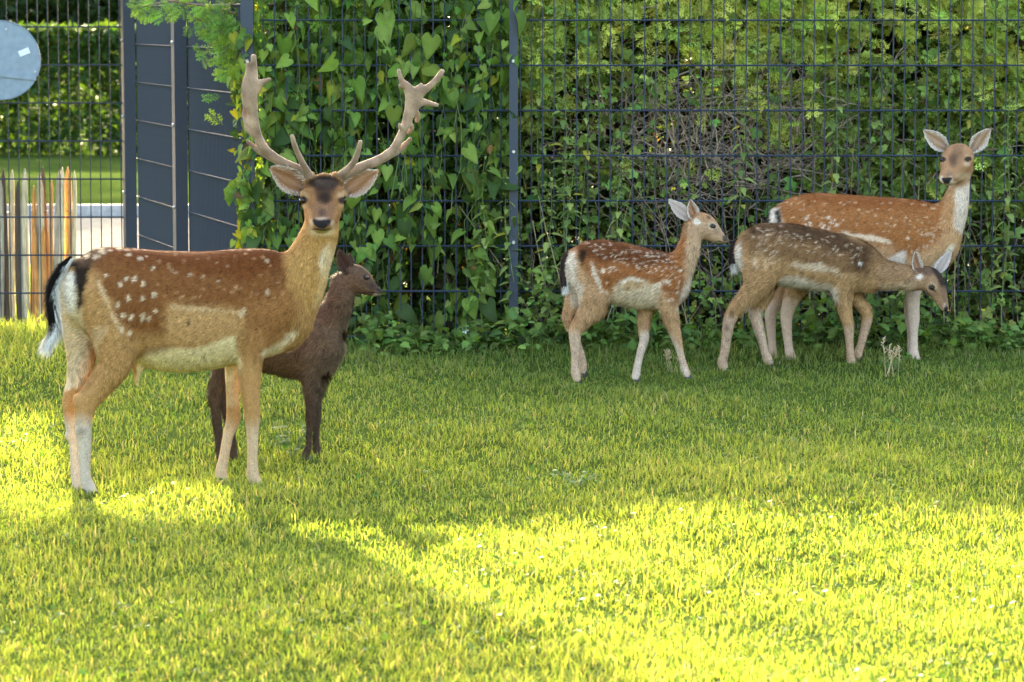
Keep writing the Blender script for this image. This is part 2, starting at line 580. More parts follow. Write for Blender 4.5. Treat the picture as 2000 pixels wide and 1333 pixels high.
zl = [z_at(40 + 88.2 * k, FY) for k in range(-2, 8)]
xl, xm, xr = P(484, 400, FY)[0], P(1003, 400, FY)[0], P(1003, 400, FY)[0] + 2.52
wire_fence("mesh_fence", "dark wire mesh fence under the bindweed, left of the middle post", (xl, FY), (xm - .004, FY), zl, zl[-1] - .02, zl[0] + .03,
           .05, .0031, .0041, [(0.006, .055, .04, zl[0] + .05)], 1)
wire_fence("mesh_fence", "dark wire mesh fence behind the spotted deer on the right", (xm + .004, FY), (xr, FY), zl, zl[-1] - .02, zl[0] + .03,
           .05, .0031, .0041, [(-0.0015, .038, .04, zl[0] + .05), (1.0, .038, .04, zl[0] + .05)], 1)
wire_fence("mesh_fence", "dark wire mesh fence leaving the frame at the far right", (xr + .02, FY), (xr + 1.5, FY), zl, zl[-1] - .02, zl[0] + .03,
           .05, .0031, .0041, [], 1)
zo = [z_at(86.5 + 74.2 * k, BYL) for k in range(-3, 7)]
mx_, my_ = xl + (BXL - xl) * .5, FY + (BYL - FY) * .5
wire_fence("mesh_fence", "angled dark mesh fence panel with closely seen uprights, nearer half", (xl - .02, FY + .05), (mx_, my_), zo, -.12, zo[0] + .03,
           .03, .0045, .0032, [(0.985, .075, .06, zo[0] + .05)], 1, M_metal2)
wire_fence("mesh_fence", "angled dark mesh fence panel with closely seen uprights, farther half", (mx_ - .02, my_ + .05), (BXL, BYL), zo, -.12, zo[0] + .03,
           .03, .0045, .0032, [(1.0, .075, .06, zo[0] + .05)], 1, M_metal2)
zf = [z_at(53 + 74.3 * k, BYL) for k in range(-2, 9)]
wire_fence("mesh_fence", "open dark wire mesh fence on the left with road behind it", (BXL - 2.52, BYL), (BXL - .04, BYL), zf, zf[-1] - .02, zf[0] + .03,
           .0535, .0032, .0042, [(0.0, .06, .04, zf[0] + .05)], -1)

# round sign seen from the back, hung on the left fence
c = P(2, 118, BYL - .05); r_ = 76 / FPX * BYL
root = empty("round_sign", tuple(c), "back of a round grey metal sign hung on the mesh fence", "sign")
n = 48
V = [(0, 0, 0)] + [(r_ * math.cos(2 * math.pi * k / n), 0, r_ * math.sin(2 * math.pi * k / n)) for k in range(n)]
m = MB()
m.add(V + [(v[0], .004, v[2]) for v in V], [(0, 1 + (k + 1) % n, 1 + k) for k in range(n)] + [(n + 1, n + 2 + k, n + 2 + (k + 1) % n) for k in range(n)] +
      [(1 + k, 1 + (k + 1) % n, n + 2 + (k + 1) % n, n + 2 + k) for k in range(n)])
link("plate", m.mesh("plate", M_sign), root)
m = MB(); m.tube([(r_ * math.cos(2 * math.pi * k / n), 0, r_ * math.sin(2 * math.pi * k / n)) for k in range(n + 1)], .004, 6)
link("rim", m.mesh("rim", M_sign), root)
m = MB(); m.box((.005, -.006, -.075), (r_ * 1.82, .009, .022))
o = link("bracket", m.mesh("bracket", M_sign), root); o.rotation_euler = (0, R(6), 0)
m = MB(); m.box((0, 0, 0), (.058, .003, .032))
o = link("sticker", m.mesh("sticker", M_signlab), root, loc=(.122, -.003, .042)); o.rotation_euler = (0, R(-22), 0)
for bx, bz in ((.178, -.06), (.03, .16)):
    m = MB(); m.tube([(bx, -.009, bz), (bx, .03, bz)], .005, 8)
    link("bolt", m.mesh("bolt", M_bolt), root)

# chestnut paling fence behind the left mesh
pal = [plain_mat("split_pale_grey", (0.42, 0.36, 0.27), .8, 0, 12, .4, stretch=(6, 6, 1)),
       plain_mat("split_pale_orange", (0.60, 0.28, 0.08), .8, 0, 12, .4, stretch=(6, 6, 1)),
       plain_mat("split_pale_dark", (0.10, 0.065, 0.04), .85, 0, 12, .4, stretch=(6, 6, 1)),
       plain_mat("split_pale_cream", (0.65, 0.52, 0.32), .8, 0, 12, .4, stretch=(6, 6, 1))]
PY = 17.15
root = empty("paling_fence", (P(70, 400, PY)[0], PY, GB), "low split wooden paling fence with pointed stakes beyond the mesh", "fence")
pales = [(-16, 340, 10, 3), (-4, 352, 8, 0), (15, 348, 8, 3), (33, 352, 8, 2), (52, 336, 9, 3), (69, 334, 8, 0), (137, 334, 7, 3), (-60, 335, 10, 0), (-32, 328, 12, 1), (8, 330, 11, 2), (22, 332, 9, 3), (43, 330, 12, 0), (60, 362, 7, 1), (75, 345, 8, 3), (66, 442, 6, 1),
         (91, 326, 10, 2), (99, 352, 7, 1), (108, 330, 11, 0), (115, 327, 8, 3), (125, 326, 12, 1), (132, 345, 7, 0), (83, 440, 8, 1)]
for i, (px, py, wd, mi) in enumerate(pales):
    rr = random.Random(i)
    Yp = PY + rr.uniform(-.03, .03)
    t = P(px, py, Yp); h = t[2] - GB; wm = wd * 1.25 / FPX * Yp / 2
    lean = rr.uniform(-.02, .035)
    V, F = [], []
    lv = 7
    for k in range(lv):
        tt = k / (lv - 1); s = (1, .95, 1.05, .98, .92, .8, .12)[k]
        zc = h * (0, .2, .4, .6, .8, .93, 1)[k]
        ox = lean * zc + .006 * math.sin(3 * tt + i)
        for (a, b) in ((-1, -.6), (.2, -1), (1, -.5), (.9, .6), (-.8, .7)):
            V.append((ox + a * wm * s * rr.uniform(.85, 1.1), b * .016 * (s * .7 + .3), zc))
    for k in range(lv - 1):
        for j in range(5):
            F.append((k * 5 + j, k * 5 + (j + 1) % 5, (k + 1) * 5 + (j + 1) % 5, (k + 1) * 5 + j))
    F.append(tuple(range((lv - 1) * 5, lv * 5))); F.append((4, 3, 2, 1, 0))
    m = MB(); m.add(V, F)
    link("pale", m.mesh("pale", pal[mi]), root, loc=(t[0] - root.location[0], Yp - PY, 0))
for zz in (.18, .62):
    m = MB()
    pts1 = [(x, .024 * math.sin(x * 60), zz + .005 * math.sin(x * 9)) for x in np.linspace(-.75, .2, 60)]
    m.tube(pts1, .0018, 4)
    link("binding_wire", m.mesh("binding_wire", M_bolt), root)

# ------------------------------------------------------------------ background hedge and trees beyond the road
def leaf_box(n, x0, x1, y0, y1, z0, z1, size, c, name, shell=.35):
    x = rng.uniform(x0, x1, n); z = rng.uniform(z0, z1, n) ; y = rng.uniform(y0, y1, n)
    f = rng.random(n)
    y = np.where(f < .55, y0 + np.abs(rng.normal(0, shell * .5, n)) + .12 * pnoise(x, z * 2, 4, 5), y)
    z = np.where((f > .55) & (f < .85), z1 - np.abs(rng.normal(0, shell * .3, n)) + .05 * pnoise(x, y, 6, 6), z)
    z = np.minimum(z, z1 + .05 * pnoise(x, y, 6, 6) + .04 * rng.random(n))
    Rm = rotmats(rng.uniform(0, 6.28, n), rng.uniform(-1.2, 1.2, n), rng.uniform(-1.2, 1.2, n))
    return replicate([quad_leaf()], np.stack([x, y, z], 1), Rm, rng.uniform(.7, 1.3, n) * size, jit(c, n))


hz0 = GB
htop = P(100, 56, 38.5)[2]
root = empty("clipped_hedge", (-5.5, 38.4, hz0), "low clipped hedge with sunlit top across the road", "hedge")
V, F, C = leaf_box(42000, -11, 0, 38, 39.6, hz0, htop, .11, (.045, .09, .016), "far")
link("foliage", mesh_from("foliage", V - np.array([-5.5, 38.4, hz0]), F, C, False, M_leaf), root, kind="stuff")
m = MB()
for i in range(26):
    x = -5.3 + i * .42; rr = random.Random(i)
    m.tube([(x, rr.uniform(-.2, .2), 0), (x + rr.uniform(-.1, .1), .1, .6), (x + rr.uniform(-.2, .2), 0, 1.1)], [.03, .02, .008], 5)
link("branches", m.mesh("branches", M_bark), root, kind="stuff")


def tree(x, y, H, Rc, zlow, label, c, nleaf, lsize, seed, group=None, squash=1.0):
    rr = random.Random(seed)
    z0 = float(gz(x, y)) if y < 19 else GB
    root = empty("broadleaf_tree", (x, y, z0), label, "tree", group)
    m = MB(); tr = .035 * H
    pts = [(0.05 * H * math.sin(k * .6 + seed) * .2, .04 * H * math.cos(k * .8 + seed) * .2, H * .85 * k / 6 - .1) for k in range(7)]
    m.tube(pts, [tr * (1 - .8 * k / 6) for k in range(7)], 9)
    tips = []
    for i in range(11):
        t = max(zlow / H, .2) + (.8 - max(zlow / H, .2)) * i / 10
        a = i * 2.4 + rr.random(); ln = Rc * rr.uniform(.6, .95) * (1 - .4 * (t - .3))
        p = np.array([pts[min(6, int(t / .85 * 6))][0], 0, H * t])
        q = p + np.array([math.cos(a) * ln * .5, math.sin(a) * ln * .5, ln * .25]); e = p + np.array([math.cos(a) * ln, math.sin(a) * ln, ln * .4])
        m.tube([p, q, e], [tr * .35, tr * .22, tr * .06], 5)
        tips += [q, e]
    link("trunk", m.mesh("trunk", M_bark, True), root)
    # crown: leaves in clumps round the limb ends and through the volume
    nc = 60
    cc = []
    while len(cc) < nc:
        v = np.array([rr.uniform(-1, 1), rr.uniform(-1, 1), rr.uniform(-1, 1)])
        if .25 < np.linalg.norm(v) < 1:
            cc.append((v[0] * Rc, v[1] * Rc, zlow + (H - zlow) * (.5 + .5 * v[2]) * squash))
    cc = np.array(cc + [tuple(t) for t in tips if t[2] > zlow])
    k = rng.integers(0, len(cc), nleaf)
    rad = Rc * .26 * rng.uniform(.5, 1.3, len(cc))
    v = rng.normal(0, 1, (nleaf, 3)); v /= np.linalg.norm(v, axis=1, keepdims=True)
    pos = cc[k] + v * (rad[k] * rng.random(nleaf) ** .4)[:, None]
    Rm = rotmats(rng.uniform(0, 6.28, nleaf), rng.uniform(-1, 1, nleaf), rng.uniform(-1, 1, nleaf))
    cl = jit(c, nleaf) * (rng.uniform(.75, 1.25, len(cc))[k])[:, None]
    V, F, C = replicate([quad_leaf()], pos, Rm, rng.uniform(.7, 1.3, nleaf) * lsize, cl)
    link("crown", mesh_from("crown", V, F, C, False, M_leaf), root, kind="stuff")
    return root


tlab = ["dark bushy tree behind the clipped hedge at the left edge", "dark rounded tree behind the clipped hedge, beside the sign",
        "dark bushy tree behind the hedge near the blue grey post", "dark tree beyond the road, mostly hidden by the bindweed"]
for i, (x, y, H, Rc) in enumerate(((-12.2, 60, 5.2, 2.6), (-9.4, 58, 4.6, 2.2), (-6.6, 61, 5.0, 2.4), (-3.2, 60, 4.5, 2.3))):
    tree(x, y, H, Rc, .1, tlab[i], (.035, .065, .018), 16000, .2, i, "dark trees beyond the road")

# ------------------------------------------------------------------ hedge behind the main fence
HX0, HX1 = xl - .12, 3.6
HTOP = 1.98
root_h = empty("thuja_hedge", (1.0, 14.8, 0), "tall loose thuja hedge pressed against the mesh fence", "hedge")
ho = np.array([1.0, 14.8, 0])


def hole(px, py):
    """0..1, where daylight shows through the hedge"""
    v = np.zeros_like(px)
    for (cx, cy, rx, ry) in ((1336, 105, 15, 48), (1338, 160, 19, 34), (1296, 262, 13, 42), (1264, 288, 18, 13), (1232, 222, 9, 9), (1300, 145, 8, 7),
                             (1433, 222, 5, 10), (1220, 290, 7, 16), (1845, 520, 6, 9), (1880, 555, 5, 10), (1905, 585, 5, 8), (1560, 415, 3, 4)):
        v = np.maximum(v, 1.25 - np.hypot((px - cx) / rx, (py - cy) / ry))
    return v


def keep_mask(pos):
    px, py = proj(pos)
    return hole(px, py) < .25 * rng.random(len(px)) + .12


# inner mass: dark scale foliage all through the hedge's thickness
n = 66000
x = rng.uniform(HX0 + .1, HX1, n); z = rng.uniform(0, 1, n) ** .9 * HTOP; y = 14.35 + rng.uniform(0, .75, n)
z = np.minimum(z, HTOP - .03 * rng.random(n))
pos = np.stack([x, y, z], 1)
pos = pos[keep_mask(pos)]; n = len(pos)
Rm = rotmats(rng.uniform(0, 6.28, n), rng.uniform(-1.2, 1.2, n), rng.uniform(-1.2, 1.2, n))
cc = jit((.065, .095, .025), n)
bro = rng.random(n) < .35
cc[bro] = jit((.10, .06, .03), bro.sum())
V, F, C = replicate([quad_leaf()], pos, Rm, rng.uniform(.06, .11, n), cc, ho)
link("inner_foliage", mesh_from("inner_foliage", V, F, C, False, M_thuja), root_h, kind="stuff")

# trunks of the thujas
for i in range(9):
    m = MB(); rr = random.Random(i + 40)
    m.tube([(0, 0, -.05), (rr.uniform(-.06, .06), rr.uniform(-.05, .05), .7), (rr.uniform(-.1, .1), 0, 1.3), (rr.uniform(-.1, .1), 0, 1.85)], [.045, .035, .022, .008], 8)
    link("trunk", m.mesh("trunk", M_bark, True), root_h, loc=(HX0 + .3 + i * .55 - ho[0], 14.75 - ho[1], 0))

# fresh sprays on the face
sprays = [thuja_spray(k, True) for k in range(5)]
sp_low = [thuja_spray(k + 9, False) for k in range(4)]
def spray_set(n, pxr, pyr, yr, size, c, dens=None, protos=sprays, down=.5):
    px = rng.uniform(*pxr, n); py = rng.uniform(*pyr, n); Y = rng.uniform(*yr, n)
    pos = np.stack([P(a, b, c_) for a, b, c_ in zip(px, py, Y)])
    if dens is not None:
        k = rng.random(n) < dens(px, py); pos = pos[k]
    pos = pos[keep_mask(pos)]; n = len(pos)
    fwd = np.stack([rng.normal(0, .8, n), -.25 - .5 * rng.random(n), rng.normal(-.1, down, n)], 1)
    nrm = np.stack([rng.normal(0, .5, n), -np.ones(n) * .6, .5 + rng.normal(0, .5, n)], 1)
    return replicate(protos, pos, frames(fwd, nrm), rng.uniform(.75, 1.25, n) * size, jit(c, n), ho)


out = []
out.append(spray_set(1900, (430, 1003), (-110, 330), (14.02, 14.4), .085, (.15, .26, .04), lambda x, y: np.clip(1.15 - (y + 20) / 260 + .3 * np.sin(x * .02), 0.03, 1)))
out.append(spray_set(4300, (1003, 2120), (-120, 360), (14.05, 14.45), .10, (.42, .48, .09), lambda x, y: np.clip(1.2 - (y + 10) / 200 + .35 * np.sin(x * .013 + 1), .06, 1)))  # brightest sprays: the backlit glow of the hedge top is put into their colour
out.append(spray_set(900, (1560, 2080), (150, 420), (14.1, 14.5), .085, (.20, .28, .05)))
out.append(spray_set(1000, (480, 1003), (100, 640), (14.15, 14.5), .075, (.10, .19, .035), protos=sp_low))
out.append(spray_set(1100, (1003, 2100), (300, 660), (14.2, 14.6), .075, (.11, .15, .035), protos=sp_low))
Vs, Fs, Cs, b0 = [], [], [], 0
for v, f, c_ in out:
    Vs.append(v); Fs.append(f + b0); Cs.append(c_); b0 += len(v)
link("sprays", mesh_from("sprays", np.concatenate(Vs), np.concatenate(Fs), np.concatenate(Cs), False, M_thuja), root_h, kind="stuff")

# a thuja branch reaching left past the posts
rootb = root_h
m = MB(ho)
b_pts = [P(500, 60, 14.15), P(440, 40, 14.1), P(400, 45, 14.05), P(372, 30, 14.0)]
m.tube(b_pts, [.008, .006, .004, .002], 5)
m.tube([P(470, 30, 14.15), P(400, 12, 14.1), P(330, 2, 14.05), P(275, 14, 14.0)], [.008, .006, .004, .002], 5)
m.tube([P(440, 40, 14.1), P(425, 75, 14.05), P(398, 105, 14.0)], [.004, .003, .0015], 5)
link("branch", m.mesh("branch", M_twig), root_h)
pl = []
for (px, py, k, s) in ((300, 8, 16, 20), (275, 20, 10, 14), (345, 12, 16, 20), (390, 30, 22, 24), (420, 55, 26, 26), (440, 90, 18, 22), (400, 105, 8, 9), (430, 20, 26, 26), (462, 60, 26, 30), (445, 130, 14, 20)):
    for _ in range(k):
        pl.append(P(px + rng.normal(0, s * .6), py + rng.normal(0, s * .5), 14.0 + rng.uniform(0, .15)))
pos = np.array(pl); n = len(pos)
fwd = np.stack([rng.normal(-.5, .6, n), rng.normal(-.2, .3, n), rng.normal(-.2, .5, n)], 1)
V, F, C = replicate(sprays, pos, frames(fwd, np.stack([rng.normal(0, .4, n), -np.ones(n), rng.normal(.4, .4, n)], 1)), rng.uniform(.04, .075, n), jit((.12, .23, .035), n), ho)
link("branch_sprays", mesh_from("branch_sprays", V, F, C, False, M_thuja), root_h, kind="stuff")

# tangle of bare twigs in the middle of the hedge
m = MB(ho)
for i in range(1150):
    rr = random.Random(1000 + i)
    if i < 850:
        px, py = rr.gauss(1400, 150), rr.gauss(275, 85)
    else:
        px, py = rr.uniform(1020, 2050), rr.uniform(120, 640)
    if hole(np.array([px]), np.array([py]))[0] > .1:
        continue
    p = P(px, py, 14.1 + rr.uniform(0, .3)); a = rr.gauss(0, .55) if i % 3 else rr.gauss(1.5, .4); ln = rr.uniform(.08, .34)
    pts = [p]
    for k in range(4):
        a += rr.gauss(0, .35)
        pts.append(pts[-1] + np.array([math.cos(a), rr.uniform(-.2, .2), math.sin(a)]) * ln / 4)
    t = rr.uniform(.0012, .0035)
    m.tube(pts, [t * 1.2, t, t * .9, t * .7, t * .5], 4)
link("dead_twigs", m.mesh("dead_twigs", plain_mat("dead_wood", (0.34, 0.25, 0.18), .85, 0, 60, .5)), root_h, kind="stuff")

# ------------------------------------------------------------------ bindweed on the left stretch of fence
root_b = empty("bindweed", (-.5, 13.95, 0), "green bindweed with heart shaped leaves hanging over the left mesh panel", "climbing plant")
bo = np.array([-.5, 13.95, 0])
hl = [heart_leaf(.18, .25, 0), heart_leaf(.4, .45, 1), heart_leaf(.1, -.3, 2), heart_leaf(.5, .15, 3)]
# hanging stems
m = MB(bo)
strands = []
for i in range(95):
    rr = random.Random(300 + i)
    px = rr.uniform(482, 1000); py = rr.uniform(-100, 250) if i % 3 else rr.uniform(150, 450)
    p = P(px, py, FY - .02 + rr.uniform(-.03, .1)); pts = [p]
    ln = rr.uniform(.35, 1.0); sg = 9
    for k in range(sg):
        pts.append(pts[-1] + np.array([rr.gauss(0, .018), rr.gauss(0, .012), -ln / sg]))
    pts = [q for q in pts if q[2] > .03]
    if len(pts) < 3:
        continue
    m.tube(pts, .0014, 4)
    strands.append(np.array(pts))
link("stems", m.mesh("stems", M_stem), root_b, kind="stuff")
# leaf positions: along the stems and as loose cover
pts = []
for s in strands:
    k = rng.integers(6, 18)
    t = rng.uniform(0, len(s) - 1.01, k)
    i = t.astype(int); f = (t - i)[:, None]
    pts.append(s[i] * (1 - f) + s[i + 1] * f + rng.normal(0, .018, (k, 3)))
pts = np.concatenate(pts)
n = 2100
px = rng.uniform(474, 1015, n); py = rng.uniform(-110, 655, n)
dens = .18 + .5 * np.sin(px * .021 + 2 * np.sin(py * .011)) + .4 * (py < 200) + .25 * smooth(520, 640, py) + .5 * (px < 520)
ok = rng.random(n) < dens
loose = np.stack([P(a, b, FY + rng.uniform(-.07, .2)) for a, b in zip(px[ok], py[ok])])
# the leaves wrapped round the corner
n = 420
px = 492 - np.abs(rng.normal(0, 14, n)); py = rng.uniform(60, 640, n)
px = px - 6 * (py < 300) + 6 * np.sin(py * .03)
corner = np.stack([P(a, b, FY - .03 + rng.uniform(-.08, .1)) for a, b in zip(px, py)])
allp = np.concatenate([pts, loose, corner])
n = len(allp)
qx, qy = proj(allp)
sz = np.clip(rng.lognormal(math.log(.046), .38, n), .02, .105)
big = rng.random(n) < .04
sz[big] = rng.uniform(.08, .105, big.sum())
sz[qx < 490] *= .8
fwd = np.stack([rng.normal(0, .6, n), rng.normal(-.15, .45, n), -1 + rng.normal(0, .45, n)], 1)
nrm = np.stack([rng.normal(-.1, .8, n), -1 + rng.normal(0, .3, n), rng.normal(.45, .6, n)], 1)
Rm = frames(fwd, nrm)
base = jit((.125, .20, .034), n, .28, .14)
pale = rng.random(n) < .28
base[pale] = jit((.22, .31, .055), pale.sum(), .15, .1)
dk = rng.random(n) < .22
base[dk] = jit((.06, .115, .03), dk.sum(), .2, .1)
dd = rng.random(n) < .025
base[dd] = jit((.20, .11, .045), dd.sum(), .3, .1)
ye = (rng.random(n) < np.where(qx < 500, .22, .03))
base[ye] = jit((.34, .34, .03), ye.sum(), .12, .1)  # yellow of sunlit leaves put into the colour, mostly round the corner
depth_back = allp[:, 1] > FY + .05
score = sz + np.where(depth_back, -.05, 0) + np.where((qy < -10) | (qy > 660), -1, 0)
order = np.argsort(-score)
top300 = order[:290]
rest = order[290:]
V, F, C = replicate(hl, allp[rest], Rm[rest], sz[rest], base[rest], bo)
link("foliage", mesh_from("foliage", V, F, C, True, M_leaf), root_b, kind="stuff")
variants = []
for k in range(16):
    v, f, s = hl[k % 4]
    cidx = top300[k * 7]
    variants.append(mesh_from("leaf", v, f, base[cidx][None] * s[:, None], True, M_leaf))
for j, i in enumerate(top300):
    o = link("leaf", variants[j % 16], root_b)
    Mx = Matrix([[*(Rm[i][r] * sz[i]), (allp[i] - bo)[r]] for r in range(3)] + [[0, 0, 0, 1]])
    o.matrix_local = Mx
# one white bindweed flower near the ground
fl = P(908, 645, 13.85)
m = MB()
for k in range(5):
    a0 = 2 * math.pi * k / 5
    m.add([(0, 0, 0), (.011 * math.cos(a0 - .5), -.012, .011 * math.sin(a0 - .5)), (.018 * math.cos(a0), -.018, .018 * math.sin(a0)), (.011 * math.cos(a0 + .5), -.012, .011 * math.sin(a0 + .5))], [(0, 1, 2, 3)])
link("flower", m.mesh("flower", plain_mat("white_petal", (.8, .8, .78), .5, 0, 50, .05)), root_b, loc=tuple(fl - bo))

# ------------------------------------------------------------------ brambles and nettles on the right stretch
root_r = empty("bramble_thicket", (1.0, 14.0, 0), "leafy bramble and weed thicket growing through the right fence panel", "shrub")
ro = np.array([1.0, 14.0, 0])
bl = [oval_leaf(.34, .035, .25, k, 5) for k in range(4)]
def tri_cluster(ls):
    VV, FF, SS, b = [], [], [], 0
    for a in (-1.05, 0, 1.05):
        v, f, s = ls
        c_, s_ = math.cos(a), math.sin(a)
        w_ = np.stack([v[:, 0] * c_ + v[:, 1] * s_, -v[:, 0] * s_ + v[:, 1] * c_, v[:, 2]], 1)
        VV.append(w_ * (1 if a == 0 else .85)); FF.append(f + b); SS.append(s); b += len(v)
    return np.concatenate(VV), np.concatenate(FF), np.concatenate(SS)
bc = [tri_cluster(oval_leaf(.36, .05, .25, k, 4)) for k in range(4)]
n = 9000
px = rng.uniform(1010, 2130, n); py = rng.uniform(-60, 700, n)
patch = .5 + .5 * np.sin(px * .017 + 3 * np.sin(py * .008 + 1)) * np.sin(py * .019 + px * .006)
dens = np.clip(.10 + .55 * patch * smooth(40, 170, py) + .75 * smooth(480, 620, py) - .5 * np.exp(-(((px - 1420) / 150) ** 2 + ((py - 280) / 90) ** 2)) + .25 * (px < 1250), .02, 1)
ok = rng.random(n) < dens
pos = np.stack([P(a, b, FY + rng.uniform(-.10 if b > 520 else .01, .32)) for a, b in zip(px[ok], py[ok])])
pos = pos[pos[:, 2] > .02]
pos = pos[keep_mask(pos)]; n = len(pos)
fwd = np.stack([rng.normal(0, .8, n), rng.normal(-.5, .3, n), rng.normal(-.1, .6, n)], 1)
nrm = np.stack([rng.normal(0, .5, n), -.7 + rng.normal(0, .3, n), rng.normal(.7, .4, n)], 1)
cb = jit((.20, .265, .06), n, .35, .14)
hi = rng.random(n) < .2
cb[hi] = jit((.17, .27, .055), hi.sum())
V, F, C = replicate(bc, pos, frames(fwd, nrm), np.clip(rng.lognormal(math.log(.026), .35, n), .012, .055), cb, ro)
link("foliage", mesh_from("foliage", V, F, C, True, M_leaf), root_r, kind="stuff")
# low plants in front of both fence stretches
n = 2600
px = rng.uniform(700, 2100, n); py = rng.uniform(600, 695, n)
x = np.array([P(a, 600, 13.8)[0] for a in px]); y = 13.86 - np.abs(rng.normal(0, .12, n)) + .0 * x
z = np.abs(rng.normal(0, .075, n)) + .015
z *= 1 + .5 * np.sin(x * 5)
pos = np.stack([x, y, z], 1)
fwd = np.stack([rng.normal(0, .8, n), rng.normal(-.6, .4, n), rng.normal(.2, .5, n)], 1)
V, F, C = replicate(bl, pos, frames(fwd, np.stack([rng.normal(0, .4, n), -.4 + rng.normal(0, .3, n), np.ones(n)], 1)), rng.uniform(.02, .06, n), jit((.12, .19, .04), n, .35), ro)
link("low_leaves", mesh_from("low_leaves", V, F, C, True, M_leaf), root_r, kind="stuff")
# bramble canes and straw stalks
for kind_, cnt, mt, nm in (("cane", 26, M_twig, "cane"), ("stalk", 44, M_straw, "dry_stalk")):
    for i in range(cnt):
        rr = random.Random(hash((nm, i)) % 9999 if False else i * 17 + len(nm))
        x0 = rr.uniform(1030, 2050); y0 = rr.uniform(560, 670)
        p = P(x0, y0, 14.0 + rr.uniform(-.08, .12)); p[2] = max(.01, p[2] - .1)
        a = 1.57 + rr.gauss(0, .35); ln = rr.uniform(.35, .95) if nm == "cane" else rr.uniform(.25, .75)
        pts = [p]; sg = 7
        for k in range(sg):
            a += rr.gauss(0, .12) if nm == "cane" else rr.gauss(0, .04)
            pts.append(pts[-1] + np.array([math.cos(a), rr.uniform(-.06, .06), math.sin(a)]) * ln / sg)
        m = MB(ro); t = .0028 if nm == "cane" else .0021
        m.tube(pts, [t * (1 - .6 * k / sg) for k in range(sg + 1)], 5)
        link(nm, m.mesh(nm, mt), root_r)

# nettles: one thing each, each leaf a part
def nettle_leafm(c, seed):
    v, f, s = oval_leaf(.25, .035, .35, seed, 6)
    return mesh_from("leaf", v, f, np.array(c)[None] * s[:, None], True, M_leaf)
nl = [nettle_leafm(c, i) for i, c in enumerate(((.26, .33, .09), (.20, .27, .07), (.32, .37, .10), (.13, .19, .05), (.42, .37, .05)))]
netts = [(1048, 15, 400, "tall pale nettle just right of the middle post, its tip at the frame top"),
         (1098, 120, 430, "pale nettle second to the right of the middle post"), (1150, 55, 420, "tall pale nettle with drooping leaves, left of the hedge gap"),
         (1195, 110, 460, "thin nettle beside the yellow daylight gap in the hedge"), (948, 290, 560, "nettle leaning on the mesh just left of the middle post"),
         (985, 330, 600, "leafy nettle against the left side of the middle post"), (1265, 320, 600, "short nettle above the walking spotted fawn's back"),
         (1452, 180, 400, "nettle in front of the dead twigs in the middle of the hedge"), (1520, 130, 420, "nettle right of the dead twig tangle"),
         (1640, 95, 420, "tall yellowish nettle above the doe's back"), (1768, 285, 560, "bushy nettle left of the doe's head"),
         (1730, 140, 420, "thin nettle high on the fence left of the doe's ears"), (1700, 200, 430, "small nettle over the doe's shoulder"),
         (1850, 90, 470, "tall nettle directly above the doe's head"), (1905, 60, 470, "tall pale nettle above the doe's right ear"),
         (1945, 360, 640, "bushy nettle right of the doe's chest"), (1975, 180, 560, "nettle at the right edge of the picture"),
         (1215, 300, 560, "leafy nettle over the walking fawn's rump"), (1925, 230, 560, "nettle beside the tip of the doe's right ear"),
         (1120, 250, 560, "leafy nettle above the walking fawn's tail"), (1075, 330, 600, "low nettle between the post and the walking fawn")]
for i, (px, pyt, pyb, lab) in enumerate(netts):
    rr = random.Random(50 + i)
    Yn = FY + rr.choice([-.05, -.03, .03, .05, .09])
    t = P(px, pyt, Yn); x0 = t[0] + rr.uniform(-.05, .05)
    root = empty("nettle", (x0, Yn, 0), lab, "nettle", "nettles growing through the fence")
    top = np.array([t[0] - x0, 0, t[2]])
    pts = [np.array([0, 0, 0.0]) + (top - 0) * k / 8 + np.array([.012 * math.sin(k * 1.1 + i), .01 * math.cos(k + i), 0]) for k in range(9)]
    m = MB(); m.tube(pts, [.0035 - .0003 * k for k in range(9)], 5)
    link("stem", m.mesh("stem", M_stem), root)
    zb = P(px, pyb, Yn)[2]
    npair = int((t[2] - zb) / .034)
    for k in range(npair):
        u = k / max(1, npair - 1)
        z = t[2] - (t[2] - zb) * u
        c0 = top * (z / t[2])
        s = (.018 + .036 * min(1, u * 2.2)) * rr.uniform(.8, 1.15)
        for sd in (0, math.pi):
            a = (k % 2) * 1.57 + sd + rr.uniform(-.4, .4)
            f_ = np.array([[math.cos(a), math.sin(a), -.15 + rr.uniform(-.5, .45)]])
            Rn = frames(f_, np.array([[0.0, -.3, 1.0]]))[0]
            o = link("leaf", nl[4] if rr.random() < .04 else nl[rr.randrange(4)], root)
            o.matrix_local = Matrix([[*(Rn[r] * s), c0[r] + .012 * (f_[0][r] if r < 2 else 0)] for r in range(3)] + [[0, 0, 0, 1]])
    # flower tassels near the tip
    nn = 90
    u = rng.random(nn) ** 1.4
    zz = t[2] - u * (t[2] - zb) * .6
    pos = np.stack([top[0] * zz / t[2] + rng.normal(0, .016, nn), rng.normal(0, .016, nn), zz - rng.random(nn) * .02], 1)
    V, F, C = replicate([quad_leaf()], pos, rotmats(rng.uniform(0, 6.28, nn), rng.uniform(-1, 1, nn), rng.uniform(-1, 1, nn)), rng.uniform(.008, .018, nn), jit((.24, .28, .09), nn))
    link("tassels", mesh_from("tassels", V, F, C, False, M_leaf), root, kind="stuff")

